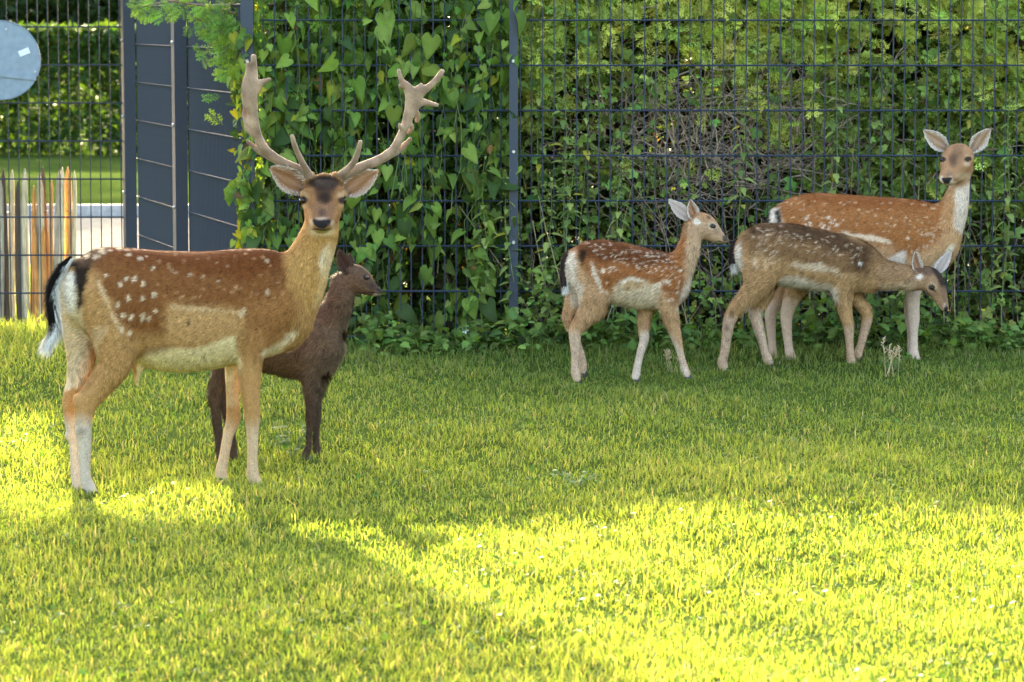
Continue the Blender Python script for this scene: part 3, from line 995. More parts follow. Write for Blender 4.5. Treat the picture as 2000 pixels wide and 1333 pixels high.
# weeds in the lawn
def small_weed(px, py, h, nlv, size, lab, spread=.05):
    Y = ground_Y(py); p = P(px, py, Y); rr = random.Random(px)
    root = empty("weed", (p[0], Y, float(gz(p[0], Y))), lab, "weed")
    m = MB(); tips = []
    for k in range(6):
        a = k * 1.1; e = np.array([math.cos(a) * spread, math.sin(a) * spread, h * rr.uniform(.6, 1)])
        m.tube([(0, 0, 0), e * .5 + np.array([0, 0, .01]), e], [.0018, .0015, .001], 4); tips.append(e)
    link("stem", m.mesh("stem", M_stem), root)
    T = np.array(tips)
    k = rng.integers(0, 6, nlv); u = rng.uniform(.35, 1.05, nlv)[:, None]
    pos = T[k] * u + rng.normal(0, .008, (nlv, 3))
    fwd = np.stack([rng.normal(0, 1, nlv), rng.normal(-.2, 1, nlv), rng.normal(.1, .4, nlv)], 1)
    V, F, C = replicate(bl, pos, frames(fwd, np.tile([[0, -.3, 1.0]], (nlv, 1))), rng.uniform(.6, 1.2, nlv) * size, jit((.09, .17, .03), nlv))
    link("foliage", mesh_from("foliage", V, F, C, True, M_leaf), root, kind="stuff")
small_weed(572, 893, .13, 70, .026, "small leafy weed between the buck's and the dark fawn's forelegs", .07)
small_weed(1128, 945, .06, 45, .018, "low leafy weed alone in the middle of the lawn", .08)
small_weed(1745, 735, .07, 40, .02, "small weed under the grazing fawn's head", .06)


def seed_grass(px, py, h, cnt, lab):
    cnt = cnt - 2
    Y = ground_Y(py); p = P(px, py, Y)
    root = empty("seed_grass", (p[0], Y, float(gz(p[0], Y))), lab, "grass tuft", "tufts of seeding grass by the fence")
    for i in range(cnt):
        rr = random.Random(px + i); a = rr.gauss(0, .22); hh = h * rr.uniform(.6, 1)
        m = MB(); b0_ = rr.uniform(-.03, .03)
        pts = [(b0_, 0, 0), (b0_ + a * hh * .4, rr.uniform(-.02, .02), hh * .5), (b0_ + a * hh, rr.uniform(-.03, .03), hh)]
        m.tube(pts, [.0012, .001, .0007], 4)
        for k in range(12):
            t_ = .6 + .4 * k / 12; c_ = np.array(pts[1]) + (np.array(pts[2]) - np.array(pts[1])) * (t_ * 2 - 1)
            q = c_ + np.array([rr.uniform(-.012, .012), rr.uniform(-.008, .008), .008])
            m.tube([c_, q], [.0016, .0022], 4)
        link("stalk", m.mesh("stalk", M_straw), root)
seed_grass(1742, 742, .16, 9, "pale seeding grass tuft below the grazing fawn's muzzle")
seed_grass(1312, 722, .10, 6, "pale seeding grass tuft behind the walking fawn's foreleg")

# ------------------------------------------------------------------ unseen trees added off to the left to cast shade on the lawn
root = empty("leaning_shade_caster", (-3.2, 15.9, float(gz(-3.2, 15.9))), "unseen tree added left of the frame, its crown shaped to shade the lawn", "tree")
m = MB(); m.tube([(0, 0, -.05), (.05, .02, 1.0), (.12, 0, 2.0), (.45, 0, 2.8), (1.0, 0, 3.5)], [.07, .06, .045, .03, .012], 9)
for k in range(9):
    q_ = np.array([.12 + .1 * k, 0, 2.1 + .16 * k]); a_ = k * 2.3
    m.tube([q_, q_ + (math.cos(a_) * .45, math.sin(a_) * .3, .2)], [.018, .005], 5)
link("trunk", m.mesh("trunk", M_bark, True), root)
n = 11000
z_ = rng.uniform(2.86, 4.0, n)
xr_ = -2.45 + np.clip((z_ - 2.5) / .75, 0, 1.1) * .9 + .12 * np.sin(z_ * 9)  # crown edge slanted to cut the outline of the shade wedge
x_ = xr_ - np.abs(rng.uniform(0, 1, n)) * (xr_ + 3.5)
y_ = 15.9 + rng.uniform(-.5, .5, n)
hol = pnoise(x_, z_, 5, 77) > -.75
x_, y_, z_ = x_[hol], y_[hol], z_[hol]; n = len(x_)
pos = np.stack([x_ + 3.2, y_ - 15.9, z_], 1)
V, F, C = replicate([quad_leaf()], pos, rotmats(rng.uniform(0, 6.28, n), rng.uniform(-1, 1, n), rng.uniform(-1, 1, n)), rng.uniform(.05, .08, n), jit((.06, .10, .02), n))
link("crown", mesh_from("crown", V, F, C, False, M_leaf), root, kind="stuff")
for i_, (xa, xb) in enumerate(((-4.6, -2.8), (-2.8, -2.05))):  # unseen crowns added to block the sun from the left lawn
    xc = (xa + xb) / 2
    root = empty("box_shade_caster", (xc, 18.6, GB), ("unseen box clipped tree added behind the pickets to block sun, farther left", "unseen box clipped tree added behind the pickets to block sun, nearer the road view")[i_], "tree", "added shade casters")
    m = MB(); xo = (-.15, -.86)[i_]; m.tube([(xo, 0, 0), (xo, .01, 1.55), (xo * .5, 0, 2.0), (0, 0, 2.7)], [.06, .05, .045, .02], 9)
    for k in range(8):
        a_ = k * 2.1; zz = 2.0 + .1 * k
        m.tube([(0, 0, zz), (math.cos(a_) * .55, math.sin(a_) * .3, zz + .15)], [.018, .006], 5)
    link("trunk", m.mesh("trunk", M_bark, True), root)
    n = 15000
    pos = np.stack([rng.uniform(xa, xb, n) - xc, rng.uniform(-.45, .45, n), rng.uniform(1.62, (2.5, 3.2)[i_], n) - GB], 1)
    V, F, C = replicate([quad_leaf()], pos, rotmats(rng.uniform(0, 6.28, n), rng.uniform(-1, 1, n), rng.uniform(-1, 1, n)), rng.uniform(.06, .1, n), jit((.05, .09, .02), n))
    link("crown", mesh_from("crown", V, F, C, False, M_leaf), root, kind="stuff")

tree(-8.4, 44.0, 7.6, 2.7, 4.3, "unseen broadleaf tree added beyond the road to shade the far lawn", (.05, .09, .02), 16000, .13, 23)  # added out of view so that its crown shades the far lawn

# ------------------------------------------------------------------ deer: a signed distance field turned into one continuous skin
def surface_nets(D, org, h):
    """D: distance samples; returns vertices and quads of the zero surface"""
    s = D < 0
    nx, ny, nz = D.shape
    c = np.zeros((nx - 1, ny - 1, nz - 1), np.uint8)
    for i in (0, 1):
        for j in (0, 1):
            for k in (0, 1):
                c += s[i:nx - 1 + i, j:ny - 1 + j, k:nz - 1 + k]
    act = (c > 0) & (c < 8)
    idx = np.full(act.shape, -1, np.int64)
    I = np.argwhere(act)
    idx[act] = np.arange(len(I))
    acc = np.zeros((len(I), 3)); cnt = np.zeros(len(I))
    corners = [(i, j, k) for i in (0, 1) for j in (0, 1) for k in (0, 1)]
    val = {q: D[I[:, 0] + q[0], I[:, 1] + q[1], I[:, 2] + q[2]] for q in corners}
    for a in corners:
        for ax in range(3):
            if a[ax] == 0:
                b = list(a); b[ax] = 1; b = tuple(b)
                va, vb = val[a], val[b]
                m = (va < 0) != (vb < 0)
                t = np.where(m, va / np.where(m, va - vb, 1), 0)
                p = np.tile(np.array(a, float), (len(I), 1)); p[:, ax] += t
                acc[m] += p[m]; cnt[m] += 1
    V = (I + acc / cnt[:, None]) * h + org
    Q = []
    for ax in range(3):
        sl0 = [slice(1, -1)] * 3; sl1 = [slice(1, -1)] * 3
        sl0[ax] = slice(0, -1); sl1[ax] = slice(1, None)
        a, b = s[tuple(sl0)], s[tuple(sl1)]
        e = np.argwhere(a != b)
        fl = a[e[:, 0], e[:, 1], e[:, 2]]
        g = e.copy()
        for q in range(3):
            if q != ax:
                g[:, q] += 1
        u, v = (ax + 1) % 3, (ax + 2) % 3
        def cell(du, dv):
            gg = g.copy(); gg[:, u] -= du; gg[:, v] -= dv
            return idx[gg[:, 0], gg[:, 1], gg[:, 2]]
        q4 = np.stack([cell(1, 1), cell(0, 1), cell(0, 0), cell(1, 0)], 1)
        q4[~fl] = q4[~fl][:, ::-1]
        Q.append(q4)
    Q = np.concatenate(Q)
    return V, Q[(Q >= 0).all(1)]


def catmull(pts, sub):
    pts = np.array(pts, float)
    q = np.concatenate([[2 * pts[0] - pts[1]], pts, [2 * pts[-1] - pts[-2]]])
    out = []
    for i in range(1, len(q) - 2):
        for k in range(sub):
            t = k / sub
            a, b, c, d = q[i - 1], q[i], q[i + 1], q[i + 2]
            out.append(.5 * ((2 * b) + (-a + c) * t + (2 * a - 5 * b + 4 * c - d) * t * t + (-a + 3 * b - 3 * c + d) * t ** 3))
    out.append(pts[-1])
    return np.array(out)


class Field:
    def __init__(s, lo, hi, h):
        s.h = h; s.lo = np.array(lo, float)
        s.n = np.ceil((np.array(hi) - s.lo) / h).astype(int) + 1
        s.D = np.full(s.n, .2, np.float32)

    def box(s, lo, hi, pad):
        a = np.clip(((lo - pad - s.lo) / s.h).astype(int), 0, s.n - 1)
        b = np.clip(np.ceil((hi + pad - s.lo) / s.h).astype(int) + 1, 1, s.n)
        sl = tuple(slice(a[i], b[i]) for i in range(3))
        X = np.stack(np.meshgrid(*[s.lo[i] + s.h * np.arange(a[i], b[i]) for i in range(3)], indexing='ij'), -1).astype(np.float32)
        return sl, X

    @staticmethod
    def seg(X, a, b, ra, rb, lat):
        d = b - a; L = np.linalg.norm(d) + 1e-9; d = d / L
        up = np.cross(d, lat); up /= np.linalg.norm(up) + 1e-9
        la = np.cross(up, d)
        q = X - a
        t = q @ d
        tc = np.clip(t / L, 0, 1)
        rv = ra[0] + (rb[0] - ra[0]) * tc; rl = ra[1] + (rb[1] - ra[1]) * tc
        u = q @ la; v = q @ up; w_ = t - tc * L
        rc = np.minimum(rv, rl) * .8
        k0 = np.sqrt((u / rl) ** 2 + (v / rv) ** 2 + (w_ / rc) ** 2)
        k1 = np.sqrt((u / rl ** 2) ** 2 + (v / rv ** 2) ** 2 + (w_ / rc ** 2) ** 2)
        return np.where(k0 < 1e-4, -np.minimum(rv, rl), k0 * (k0 - 1) / np.maximum(k1, 1e-6))

    def chain(s, C, lat, k=.02, sub=4, op='add'):
        """C rows: x y z rv rl (metres)"""
        C = catmull(C, sub) if len(C) > 2 and sub > 1 else np.array(C, float)
        pad = C[:, 3:5].max() + k + .01
        sl, X = s.box(C[:, :3].min(0), C[:, :3].max(0), pad)
        d = np.full(X.shape[:3], .2, np.float32)
        lat = np.array(lat, float)
        for i in range(max(1, len(C) - 1)):
            j = min(i + 1, len(C) - 1)
            a, b = C[i], C[j]
            bl_, bh_ = np.minimum(a[:3], b[:3]), np.maximum(a[:3], b[:3])
            m = max(a[3], a[4], b[3], b[4]) + k + .006
            lo_i = np.maximum(((bl_ - m - X[0, 0, 0]) / s.h).astype(int), 0)
            hi_i = np.ceil((bh_ + m - X[0, 0, 0]) / s.h).astype(int) + 1
            ss = tuple(slice(lo_i[q], max(lo_i[q] + 1, hi_i[q])) for q in range(3))
            d[ss] = np.minimum(d[ss], s.seg(X[ss], a[:3].astype(np.float32), b[:3].astype(np.float32) + (1e-5 if i == j else 0), a[3:5], b[3:5], lat))
        if op == 'add':
            o = s.D[sl]
            hh = np.clip(.5 + .5 * (o - d) / k, 0, 1)
            s.D[sl] = o * (1 - hh) + d * hh - k * hh * (1 - hh)
        else:
            o = s.D[sl]; d = -d
            hh = np.clip(.5 - .5 * (o - d) / k, 0, 1)
            s.D[sl] = o * (1 - hh) + d * hh + k * hh * (1 - hh)


def poly_sd(u, v, poly):
    """signed distance in pixels of points to a closed outline (negative inside)"""
    p = np.array(poly, float); n = len(p)
    d = np.full(len(u), 1e9); ins = np.zeros(len(u), bool)
    for i in range(n):
        a, b = p[i], p[(i + 1) % n]
        e = b - a
        wx, wy = u - a[0], v - a[1]
        t = np.clip((wx * e[0] + wy * e[1]) / (e @ e + 1e-9), 0, 1)
        d = np.minimum(d, np.hypot(wx - e[0] * t, wy - e[1] * t))
        c = ((a[1] > v) != (b[1] > v)) & (u < (b[0] - a[0]) * (v - a[1]) / (b[1] - a[1] + 1e-9) + a[0])
        ins ^= c
    return np.where(ins, -d, d)


def hnoise(u, v, s, seed):
    return pnoise(u / s, v / s, 1.0, seed)


def hoof_mesh(L, W, H):
    V, F = [], []
    for s_ in (-1, 1):
        b0_ = len(V); y0, y1 = s_ * W * .06, s_ * W * .5
        V += [(-L * .42, y0, 0), (L * .62, y0, 0), (L * .5, y1 * .8, 0), (-L * .42, y1, 0),
              (-L * .30, y0, H), (L * .12, y0, H), (L * .1, y1 * .7, H), (-L * .30, y1 * .85, H)]
        q = [(3, 2, 1, 0), (4, 5, 6, 7), (0, 1, 5, 4), (1, 2, 6, 5), (2, 3, 7, 6), (3, 0, 4, 7)]
        F += [tuple(b0_ + i for i in (f if s_ > 0 else f[::-1])) for f in q]
    return V, F


class Deer:
    def __init__(s, name, label, cat, Yr, pr, k, voxel, group=None):
        s.Yr, s.pr, s.k, s.vox = Yr, pr, k, voxel
        s.scale = FPX / Yr
        sl = k * s.scale
        s.L = np.array([sl, -1, 0]) / math.hypot(sl, 1)
        s.A = np.array([1, sl, 0]) / math.hypot(sl, 1)
        s.org = P(pr, 700, Yr); s.org[2] = 0
        s.root = empty(name, tuple(s.org), label, cat, group)
        s.chains = []; s.ops = []; s.bald = []; s.eyes = []; s.furlen = []; s.warm = (1.05, .94, .86)

    def Dp(s, px):
        return s.Yr + s.k * (px - s.pr)

    def pt(s, px, py, wd=0.0):
        return P(px, py, s.Dp(px) - wd)

    def m(s, r):
        return r / s.scale

    def add(s, rows, k=.02, lat=None, sub=4, op='add'):
        """rows: px, py, depth offset towards the camera (m), in-picture radius (px), sideways radius (px)"""
        s.chains.append(([[*s.pt(r[0], r[1], r[2]), s.m(r[3]), s.m(r[4])] for r in rows], s.L if lat is None else lat, k, sub, op))

    def torso(s, rows, k=.02, wd=0.0):
        s.add([(x, (t + b) / 2, wd, (b - t) / 2, w_) for x, t, b, w_ in rows], k)

    # colour operations in the coordinates of the traced outline
    def poly(s, pts, c, soft=5, a=1.0, nz=4, wside=None):
        s.ops.append(('p', pts, c, soft, a, nz, wside))

    def blob(s, x, y, rx, ry, c, soft=.35, a=1.0, ang=0, wside=None):
        s.ops.append(('b', x, y, rx, ry, c, soft, a, ang, wside))

    def color(s, V):
        u, v = proj(V)
        wd = s.Dp(u) - V[:, 1]
        C = np.tile(np.array(s.base, float), (len(V), 1))
        uu = u + 1.5 * hnoise(u, v, 5, 1); vv = v + 1.5 * hnoise(u, v, 5, 2)
        for o in s.ops:
            if o[0] == 'p':
                _, pts, c, soft, a, nz, ws = o
                sd = poly_sd(uu, vv, pts) + nz * hnoise(u, v, 9, 11)
                m_ = smooth(soft, -soft, sd) * a if False else (1 - smooth(-soft, soft, sd)) * a
            else:
                _, x, y, rx, ry, c, soft, a, ang, ws = o
                ca, sa = math.cos(ang), math.sin(ang)
                du, dv = uu - x, vv - y
                q = np.hypot((du * ca + dv * sa) / rx, (-du * sa + dv * ca) / ry)
                m_ = (1 - smooth(1 - soft, 1 + soft, q)) * a
            if ws is not None:
                m_ = m_ * (smooth(ws[0], ws[0] + .015, wd) * (1 - smooth(ws[1], ws[1] + .015, wd)))
            C = C * (1 - m_[:, None]) + np.array(c, float)[None] * m_[:, None]
        return C * np.array(s.warm)[None]

    def build(s, nfur, furl=.014, curl=0.0, lift=.22, flow=None):
        allc = np.concatenate([np.array(c[0]) for c in s.chains if c[4] == 'add'])
        r = allc[:, 3:5].max(1)[:, None]
        lo = (allc[:, :3] - r).min(0) - .03; hi = (allc[:, :3] + r).max(0) + .03
        lo[2] = max(lo[2], -.03)
        fld = Field(lo, hi, s.vox)
        for (rows, lat, k, sub, op) in s.chains:
            fld.chain(np.array(rows), lat, k, sub, op)
        V, Q = surface_nets(fld.D, fld.lo, fld.h)
        # light smoothing and normals from the field
        e = np.concatenate([Q[:, [0, 1]], Q[:, [1, 2]], Q[:, [2, 3]], Q[:, [3, 0]]])
        for _ in range(2):
            acc = np.zeros_like(V); cnt = np.zeros(len(V))
            for ax in range(3):
                acc[:, ax] = np.bincount(e[:, 0], V[e[:, 1], ax], len(V)) + np.bincount(e[:, 1], V[e[:, 0], ax], len(V))
            cnt = np.bincount(e[:, 0], minlength=len(V)) + np.bincount(e[:, 1], minlength=len(V))
            V = V * .5 + .5 * acc / cnt[:, None]
        C = s.color(V)
        me = mesh_from("body", V - s.org, Q, C, True, M_coat)
        link("body", me, s.root)
        # fur
        a, b, c, d = V[Q[:, 0]], V[Q[:, 1]], V[Q[:, 2]], V[Q[:, 3]]
        nr = np.cross(c - a, d - b); ar = np.linalg.norm(nr, axis=1); nr /= ar[:, None] + 1e-12
        vn = np.zeros_like(V)
        for j in range(4):
            for ax in range(3):
                vn[:, ax] += np.bincount(Q[:, j], nr[:, ax], len(V))
        vn /= np.linalg.norm(vn, axis=1, keepdims=True) + 1e-9
        me.normals_split_custom_set_from_vertices(vn.astype(np.float32))
        pk = rng.choice(len(Q), nfur, p=ar / ar.sum())
        w4 = rng.random((nfur, 2))
        def bil(A):
            s_, t_ = w4[:, :1], w4[:, 1:]
            return (A[Q[pk, 0]] * (1 - s_) + A[Q[pk, 1]] * s_) * (1 - t_) + (A[Q[pk, 3]] * (1 - s_) + A[Q[pk, 2]] * s_) * t_
        X = bil(V); N = bil(vn); N /= np.linalg.norm(N, axis=1, keepdims=True) + 1e-9
        u, v = proj(X)
        L0 = np.full(nfur, furl)
        keep = np.ones(nfur, bool)
        for (x, y, rx, ry, f) in s.furlen:
            q = np.hypot((u - x) / rx, (v - y) / ry)
            L0 = np.where(q < 1, furl * f, L0)
        for (x, y, rx, ry) in s.bald:
            keep &= np.hypot((u - x) / rx, (v - y) / ry) > 1
        keep &= X[:, 2] > .02
        X, N, u, v, L0 = X[keep], N[keep], u[keep], v[keep], L0[keep]
        n = len(X)
        Fd = flow(s, u, v, X)
        if curl:
            Fd = Fd + curl * np.stack([hnoise(u, v, 7, 21), hnoise(u, v, 7, 22), hnoise(u, v, 7, 23)], 1)
        Fd = Fd + .16 * rng.normal(0, 1, (n, 3))
        Fd -= N * (Fd * N).sum(1)[:, None]
        Fd /= np.linalg.norm(Fd, axis=1, keepdims=True) + 1e-9
        dr = Fd + N * (lift * rng.uniform(.5, 1.5, n))[:, None]
        ln = (L0 * rng.uniform(.7, 1.3, n))[:, None]
        sd = np.cross(Fd, N) * (rng.uniform(.0007, .0015, n) * min(1.3, 1.0 * 630 / s.scale))[:, None]
        A0 = X - sd - N * .0008; A1 = X + sd - N * .0008; T = X + dr * ln
        VV = np.stack([A0, A1, T], 1).reshape(-1, 3) - s.org
        CC = s.color(X) * (1 + .30 * rng.standard_normal((n, 1)) + .16 * hnoise(u, v, 4, 41)[:, None])
        CC = np.clip(CC, .004, .95)
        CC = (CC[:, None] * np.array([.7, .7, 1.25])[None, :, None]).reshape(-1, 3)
        NN = np.repeat(N + .0 * dr, 3, 0) + .12 * rng.normal(0, 1, (3 * n, 3))
        NN /= np.linalg.norm(NN, axis=1, keepdims=True)
        F = np.arange(3 * n).reshape(-1, 3)
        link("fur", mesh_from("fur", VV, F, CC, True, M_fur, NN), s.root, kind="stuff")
        for (x, y, wd, r_) in s.eyes:
            c_ = s.pt(x, y, wd)
            eye_mesh(r_ / s.scale, s.root, c_ - s.org)

    def hooves(s, feet, L, tip=0.0):
        for (px, py, wd, ang) in feet:
            c_ = s.pt(px, py, wd)
            m_ = MB(); m_.add(*hoof_mesh(L, L * .72, L * .8))
            o = link("hoof", m_.mesh("hoof", M_hoof), s.root, loc=tuple(c_ - s.org))
            o.rotation_euler = (0, ang, math.atan2(s.A[1], s.A[0]))

    def hair_tuft(s, name, spine, width, n, ln, colf, droop=.6, parent=None, core=True, wd_r=None):
        """spine rows px,py,w ; long hairs along it, as on the tail"""
        S = np.array([s.pt(*p) for p in spine])
        Sd = catmull(S, 6)
        W = np.interp(np.linspace(0, 1, len(Sd)), np.linspace(0, 1, len(width)), width) / s.scale
        t = rng.random(n) * (len(Sd) - 1.001); i = t.astype(int); f = (t - i)[:, None]
        c_ = Sd[i] * (1 - f) + Sd[i + 1] * f
        tan = Sd[np.minimum(i + 1, len(Sd) - 1)] - Sd[i]; tan /= np.linalg.norm(tan, axis=1, keepdims=True) + 1e-9
        lat = np.cross(tan, (0, -1.0, 0)); lat /= np.linalg.norm(lat, axis=1, keepdims=True) + 1e-9
        ww = W[i]
        a = rng.uniform(-1, 1, n); dep = rng.uniform(-1, 1, n)
        X = c_ + lat * (a * ww)[:, None] + np.array([0, 1, 0]) * (dep * ww * .45)[:, None]
        dr = tan + lat * (a * .25)[:, None] + rng.normal(0, .09, (n, 3))
        N = lat * a[:, None] + np.array([0, -1.0, 0]) * np.sqrt(np.clip(1 - a ** 2, .05, 1))[:, None]
        l_ = (ln * rng.uniform(.5, 1.2, n))[:, None]
        sd = np.cross(dr, N); sd /= np.linalg.norm(sd, axis=1, keepdims=True) + 1e-9; sd *= .0009
        V = np.stack([X - sd, X + sd, X + dr * l_], 1).reshape(-1, 3) - s.org
        CC = np.clip(colf(t / (len(Sd) - 1), a) * (1 + .2 * rng.standard_normal((n, 1))), .004, .95)
        CC = np.repeat(CC, 3, 0)
        NN = np.repeat(N, 3, 0) + .2 * rng.normal(0, 1, (3 * n, 3)); NN /= np.linalg.norm(NN, axis=1, keepdims=True)
        o = link(name, mesh_from(name, V, np.arange(3 * n).reshape(-1, 3), CC, True, M_fur, NN), s.root)
        return o

    def ear(s, base, tip, width, face, cin, cout, crim=(.62, .55, .45), label=None, cup=.5, hair=900, bend=0.0):
        """a cupped ear: base and tip as px,py,w ; width in px ; face = direction its opening looks"""
        B, T = s.pt(*base), s.pt(*tip)
        ax = T - B; Ln = np.linalg.norm(ax); ax /= Ln
        fc = np.array(face, float); fc -= ax * (fc @ ax); fc /= np.linalg.norm(fc)
        la = np.cross(ax, fc)
        hw = width / s.scale / 2
        nu, nv = 15, 11
        V, C = [], []
        for side in (0, 1):
            for i in range(nu):
                t = i / (nu - 1)
                ww = hw * (math.sin(math.pi * (t * .93 + .035) ** .82) ** .75) * (1 if t < .5 else 1 - .18 * (t - .5))
                ww = max(ww, hw * .32 * (1 - t) ** .5) if t < .5 else ww
                cu = cup * ww * (1.25 - .7 * t)
                for j in range(nv):
                    a = -1 + 2 * j / (nv - 1)
                    th = a * (1.25 - .35 * t)
                    off = la * (ww * math.sin(th) / math.sin(1.25 - .35 * t)) - fc * (cu * (math.cos(th) * 1.25 - .25)) + fc * (bend * t * t)
                    p = B + ax * (Ln * (t - .06)) + off
                    if side:
                        p = p - fc * (.0035 * (1 - a * a) + .0005)
                    V.append(p)
                    if side:
                        C.append(np.array(cout) * (1 - .2 * abs(a)))
                    else:
                        edge = abs(a) ** 3.2
                        c_ = np.array(cin) * (1 - edge) + np.array(crim) * edge
                        if t < .3:
                            c_ = c_ * (.5 + .5 * t / .3)
                        st = .5 + .5 * math.sin(a * 9 + t * 5)
                        c_ = c_ * .8 + np.array(crim) * .2 * st
                        C.append(c_)
        F = []
        M_ = nu * nv
        for i in range(nu - 1):
            for j in range(nv - 1):
                q = i * nv + j
                F.append((q, q + 1, q + nv + 1, q + nv))
                F.append((M_ + q, M_ + q + nv, M_ + q + nv + 1, M_ + q + 1))
        for i in range(nu - 1):
            for j in (0, nv - 1):
                q = i * nv + j
                F.append((q, q + nv, M_ + q + nv, M_ + q) if j == 0 else (q + nv, q, M_ + q, M_ + q + nv))
        for j in range(nv - 1):
            q = (nu - 1) * nv + j
            F.append((q, q + 1, M_ + q + 1, M_ + q)); F.append((j + 1, j, M_ + j, M_ + j + 1))
        V = np.array(V)
        # hairs: inner white brush and fine rim
        n = hair
        i = rng.integers(0, nu - 1, n); j = rng.integers(0, nv, n); side = (rng.random(n) < .45).astype(int)
        k = side * M_ + i * nv + j
        X = V[k] * 1.0 + (V[np.minimum(k + nv, len(V) - 1)] - V[k]) * rng.random((n, 1)) * (i < nu - 1)[:, None]
        X += la[None] * (rng.uniform(-.5, .5, n) * hw * .2)[:, None]
        ja = (-1 + 2 * j / (nv - 1))
        dr = ax[None] * .9 + la[None] * (np.where(side == 0, -ja * .6, ja * .3))[:, None] + rng.normal(0, .15, (n, 3))
        sd = np.cross(dr, fc[None]); sd /= np.linalg.norm(sd, axis=1, keepdims=True) + 1e-9; sd *= .0007
        l_ = (.011 * rng.uniform(.5, 1.2, n) * Ln / .13)[:, None]
        nrm = np.where(side[:, None] == 0, fc[None], -fc[None])
        X = X + nrm * .0015
        Cc = np.array(C)[k] * 1.1
        wh = (side == 0) & (np.abs(ja) > .55) & (rng.random(n) < .6)
        Cc[wh] = np.array(crim) * 1.15
        H = np.stack([X - sd, X + sd, X + dr * l_], 1).reshape(-1, 3)
        HN = np.repeat(nrm, 3, 0) + .2 * rng.normal(0, 1, (3 * n, 3))
        me = mesh_from("ear", V - s.org, np.array(F), np.clip(np.array(C), .005, .9), True, M_coat)
        o = link("ear", me, s.root, label=label)
        link("ear_hair", mesh_from("ear_hair", H - s.org, np.arange(3 * n).reshape(-1, 3), np.repeat(np.clip(Cc, .004, .9), 3, 0), True, M_fur, HN), o, kind="stuff")
        return o

    def solid(s, name, chains, voxel, mat, colf, parent=None):
        """a separate implicit solid (antler)"""
        rows = []
        for c_ in chains:
            rows.append((np.array([[*s.pt(r[0], r[1], r[2]), s.m(r[3]), s.m(r[4])] for r in c_[0]]), c_[1], c_[2]))
        allc = np.concatenate([r[0] for r in rows]); rr = allc[:, 3:5].max()
        f = Field(allc[:, :3].min(0) - rr - .015, allc[:, :3].max(0) + rr + .015, voxel)
        for r in rows:
            f.chain(r[0], r[2], r[1], 4)
        V, Q = surface_nets(f.D, f.lo, f.h)
        me = mesh_from(name, V - s.org, Q, colf(V), True, mat)
        return link(name, me, s.root)


def eye_mesh(r, parent, loc):
    nu, nv = 16, 10
    V = [(r * math.sin(math.pi * i / nv) * math.cos(2 * math.pi * j / nu), r * .9 * math.sin(math.pi * i / nv) * math.sin(2 * math.pi * j / nu), r * .82 * math.cos(math.pi * i / nv)) for i in range(nv + 1) for j in range(nu)]
    F = [(i * nu + j, (i + 1) * nu + j, (i + 1) * nu + (j + 1) % nu, i * nu + (j + 1) % nu) for i in range(nv) for j in range(nu)]
    m = MB(); m.add(V, F)
    return link("eye", m.mesh("eye", M_eye, True), parent, loc=tuple(loc))


def legflow(neck_px, belly_py, neck_dir=(-.3, 0, -1), head=None):
    def f(s, u, v, X):
        n = len(u)
        body = -s.A[None] * .8 + np.array([0, 0, -.45])[None]
        D = np.tile(body, (n, 1))
        k = smooth(belly_py - 25, belly_py + 25, v)[:, None]
        D = D * (1 - k) + np.array([[0.05, 0, -1.0]]) * k
        if neck_px:
            k = smooth(neck_px - 12, neck_px + 22, u)[:, None] * (1 - smooth(belly_py - 60, belly_py - 10, v))[:, None]
            D = D * (1 - k) + np.array(neck_dir, float)[None] * k
        if head:
            x, y, rx, ry, dx = head
            k = (1 - smooth(.8, 1.1, np.hypot((u - x) / rx, (v - y) / ry)))[:, None]
            D = D * (1 - k) + np.array(dx, float)[None] * k
        return D
    return f


WHITE, CREAM, BLACK = (.66, .62, .54), (.62, .50, .32), (.010, .008, .007)

# ================================================================== the buck
b = Deer("fallow_buck", "spotted fallow buck with velvet antlers standing side on, looking at the camera", "deer", 9.79, 330, .00051, .0042)
b.base = (.40, .235, .095)
b.warm = (1.03, .93, .82)
b.torso([(152, 500, 600, 44), (178, 488, 640, 60), (215, 481, 664, 72), (270, 485, 700, 78), (330, 490, 726, 84), (395, 491, 724, 84), (450, 487, 713, 76), (500, 484, 703, 66), (540, 487, 690, 54), (568, 502, 664, 42)], .03)
b.add([(548, 590, .0, 78, 56), (578, 552, .005, 62, 50), (600, 515, .01, 47, 42), (616, 480, .012, 40, 38), (626, 450, .01, 36, 35), (631, 415, .0, 31, 32)], .03)
b.add([(572, 630, 0, 34, 32), (560, 655, 0, 30, 30)], .03)
# hind legs
b.add([(205, 570, .055, 58, 40), (222, 630, .065, 52, 40), (228, 680, .07, 42, 34), (222, 715, .07, 33, 29), (198, 749, .066, 26, 23), (174, 781, .062, 22, 18), (164, 806, .06, 19, 16), (163, 832, .06, 16, 15), (165, 868, .06, 13.5, 12.5),
       (165, 906, .06, 11.5, 11), (167, 936, .06, 11.5, 11.5), (172, 950, .06, 13.5, 12.5), (180, 963, .06, 11, 13)], .018)
b.add([(154, 778, .062, 11, 12), (152, 788, .062, 10, 11)], .015)
b.add([(160, 842, .062, 12, 12), (162, 846, .066, 11, 10)], .01)
b.add([(150, 590, -.05, 30, 34), (153, 640, -.055, 32, 30), (160, 690, -.055, 28, 27), (152, 738, -.055, 21, 21), (137, 776, -.055, 14.5, 15), (135, 800, -.055, 12.5, 13), (138, 835, -.055, 10, 11), (143, 868, -.055, 8.5, 9.5),
       (146, 906, -.055, 8.5, 9), (148, 934, -.055, 9.5, 10), (153, 952, -.055, 11, 11)], .025)
b.add([(133, 850, -.055, 6, 7), (134, 856, -.055, 6, 7)], .01)
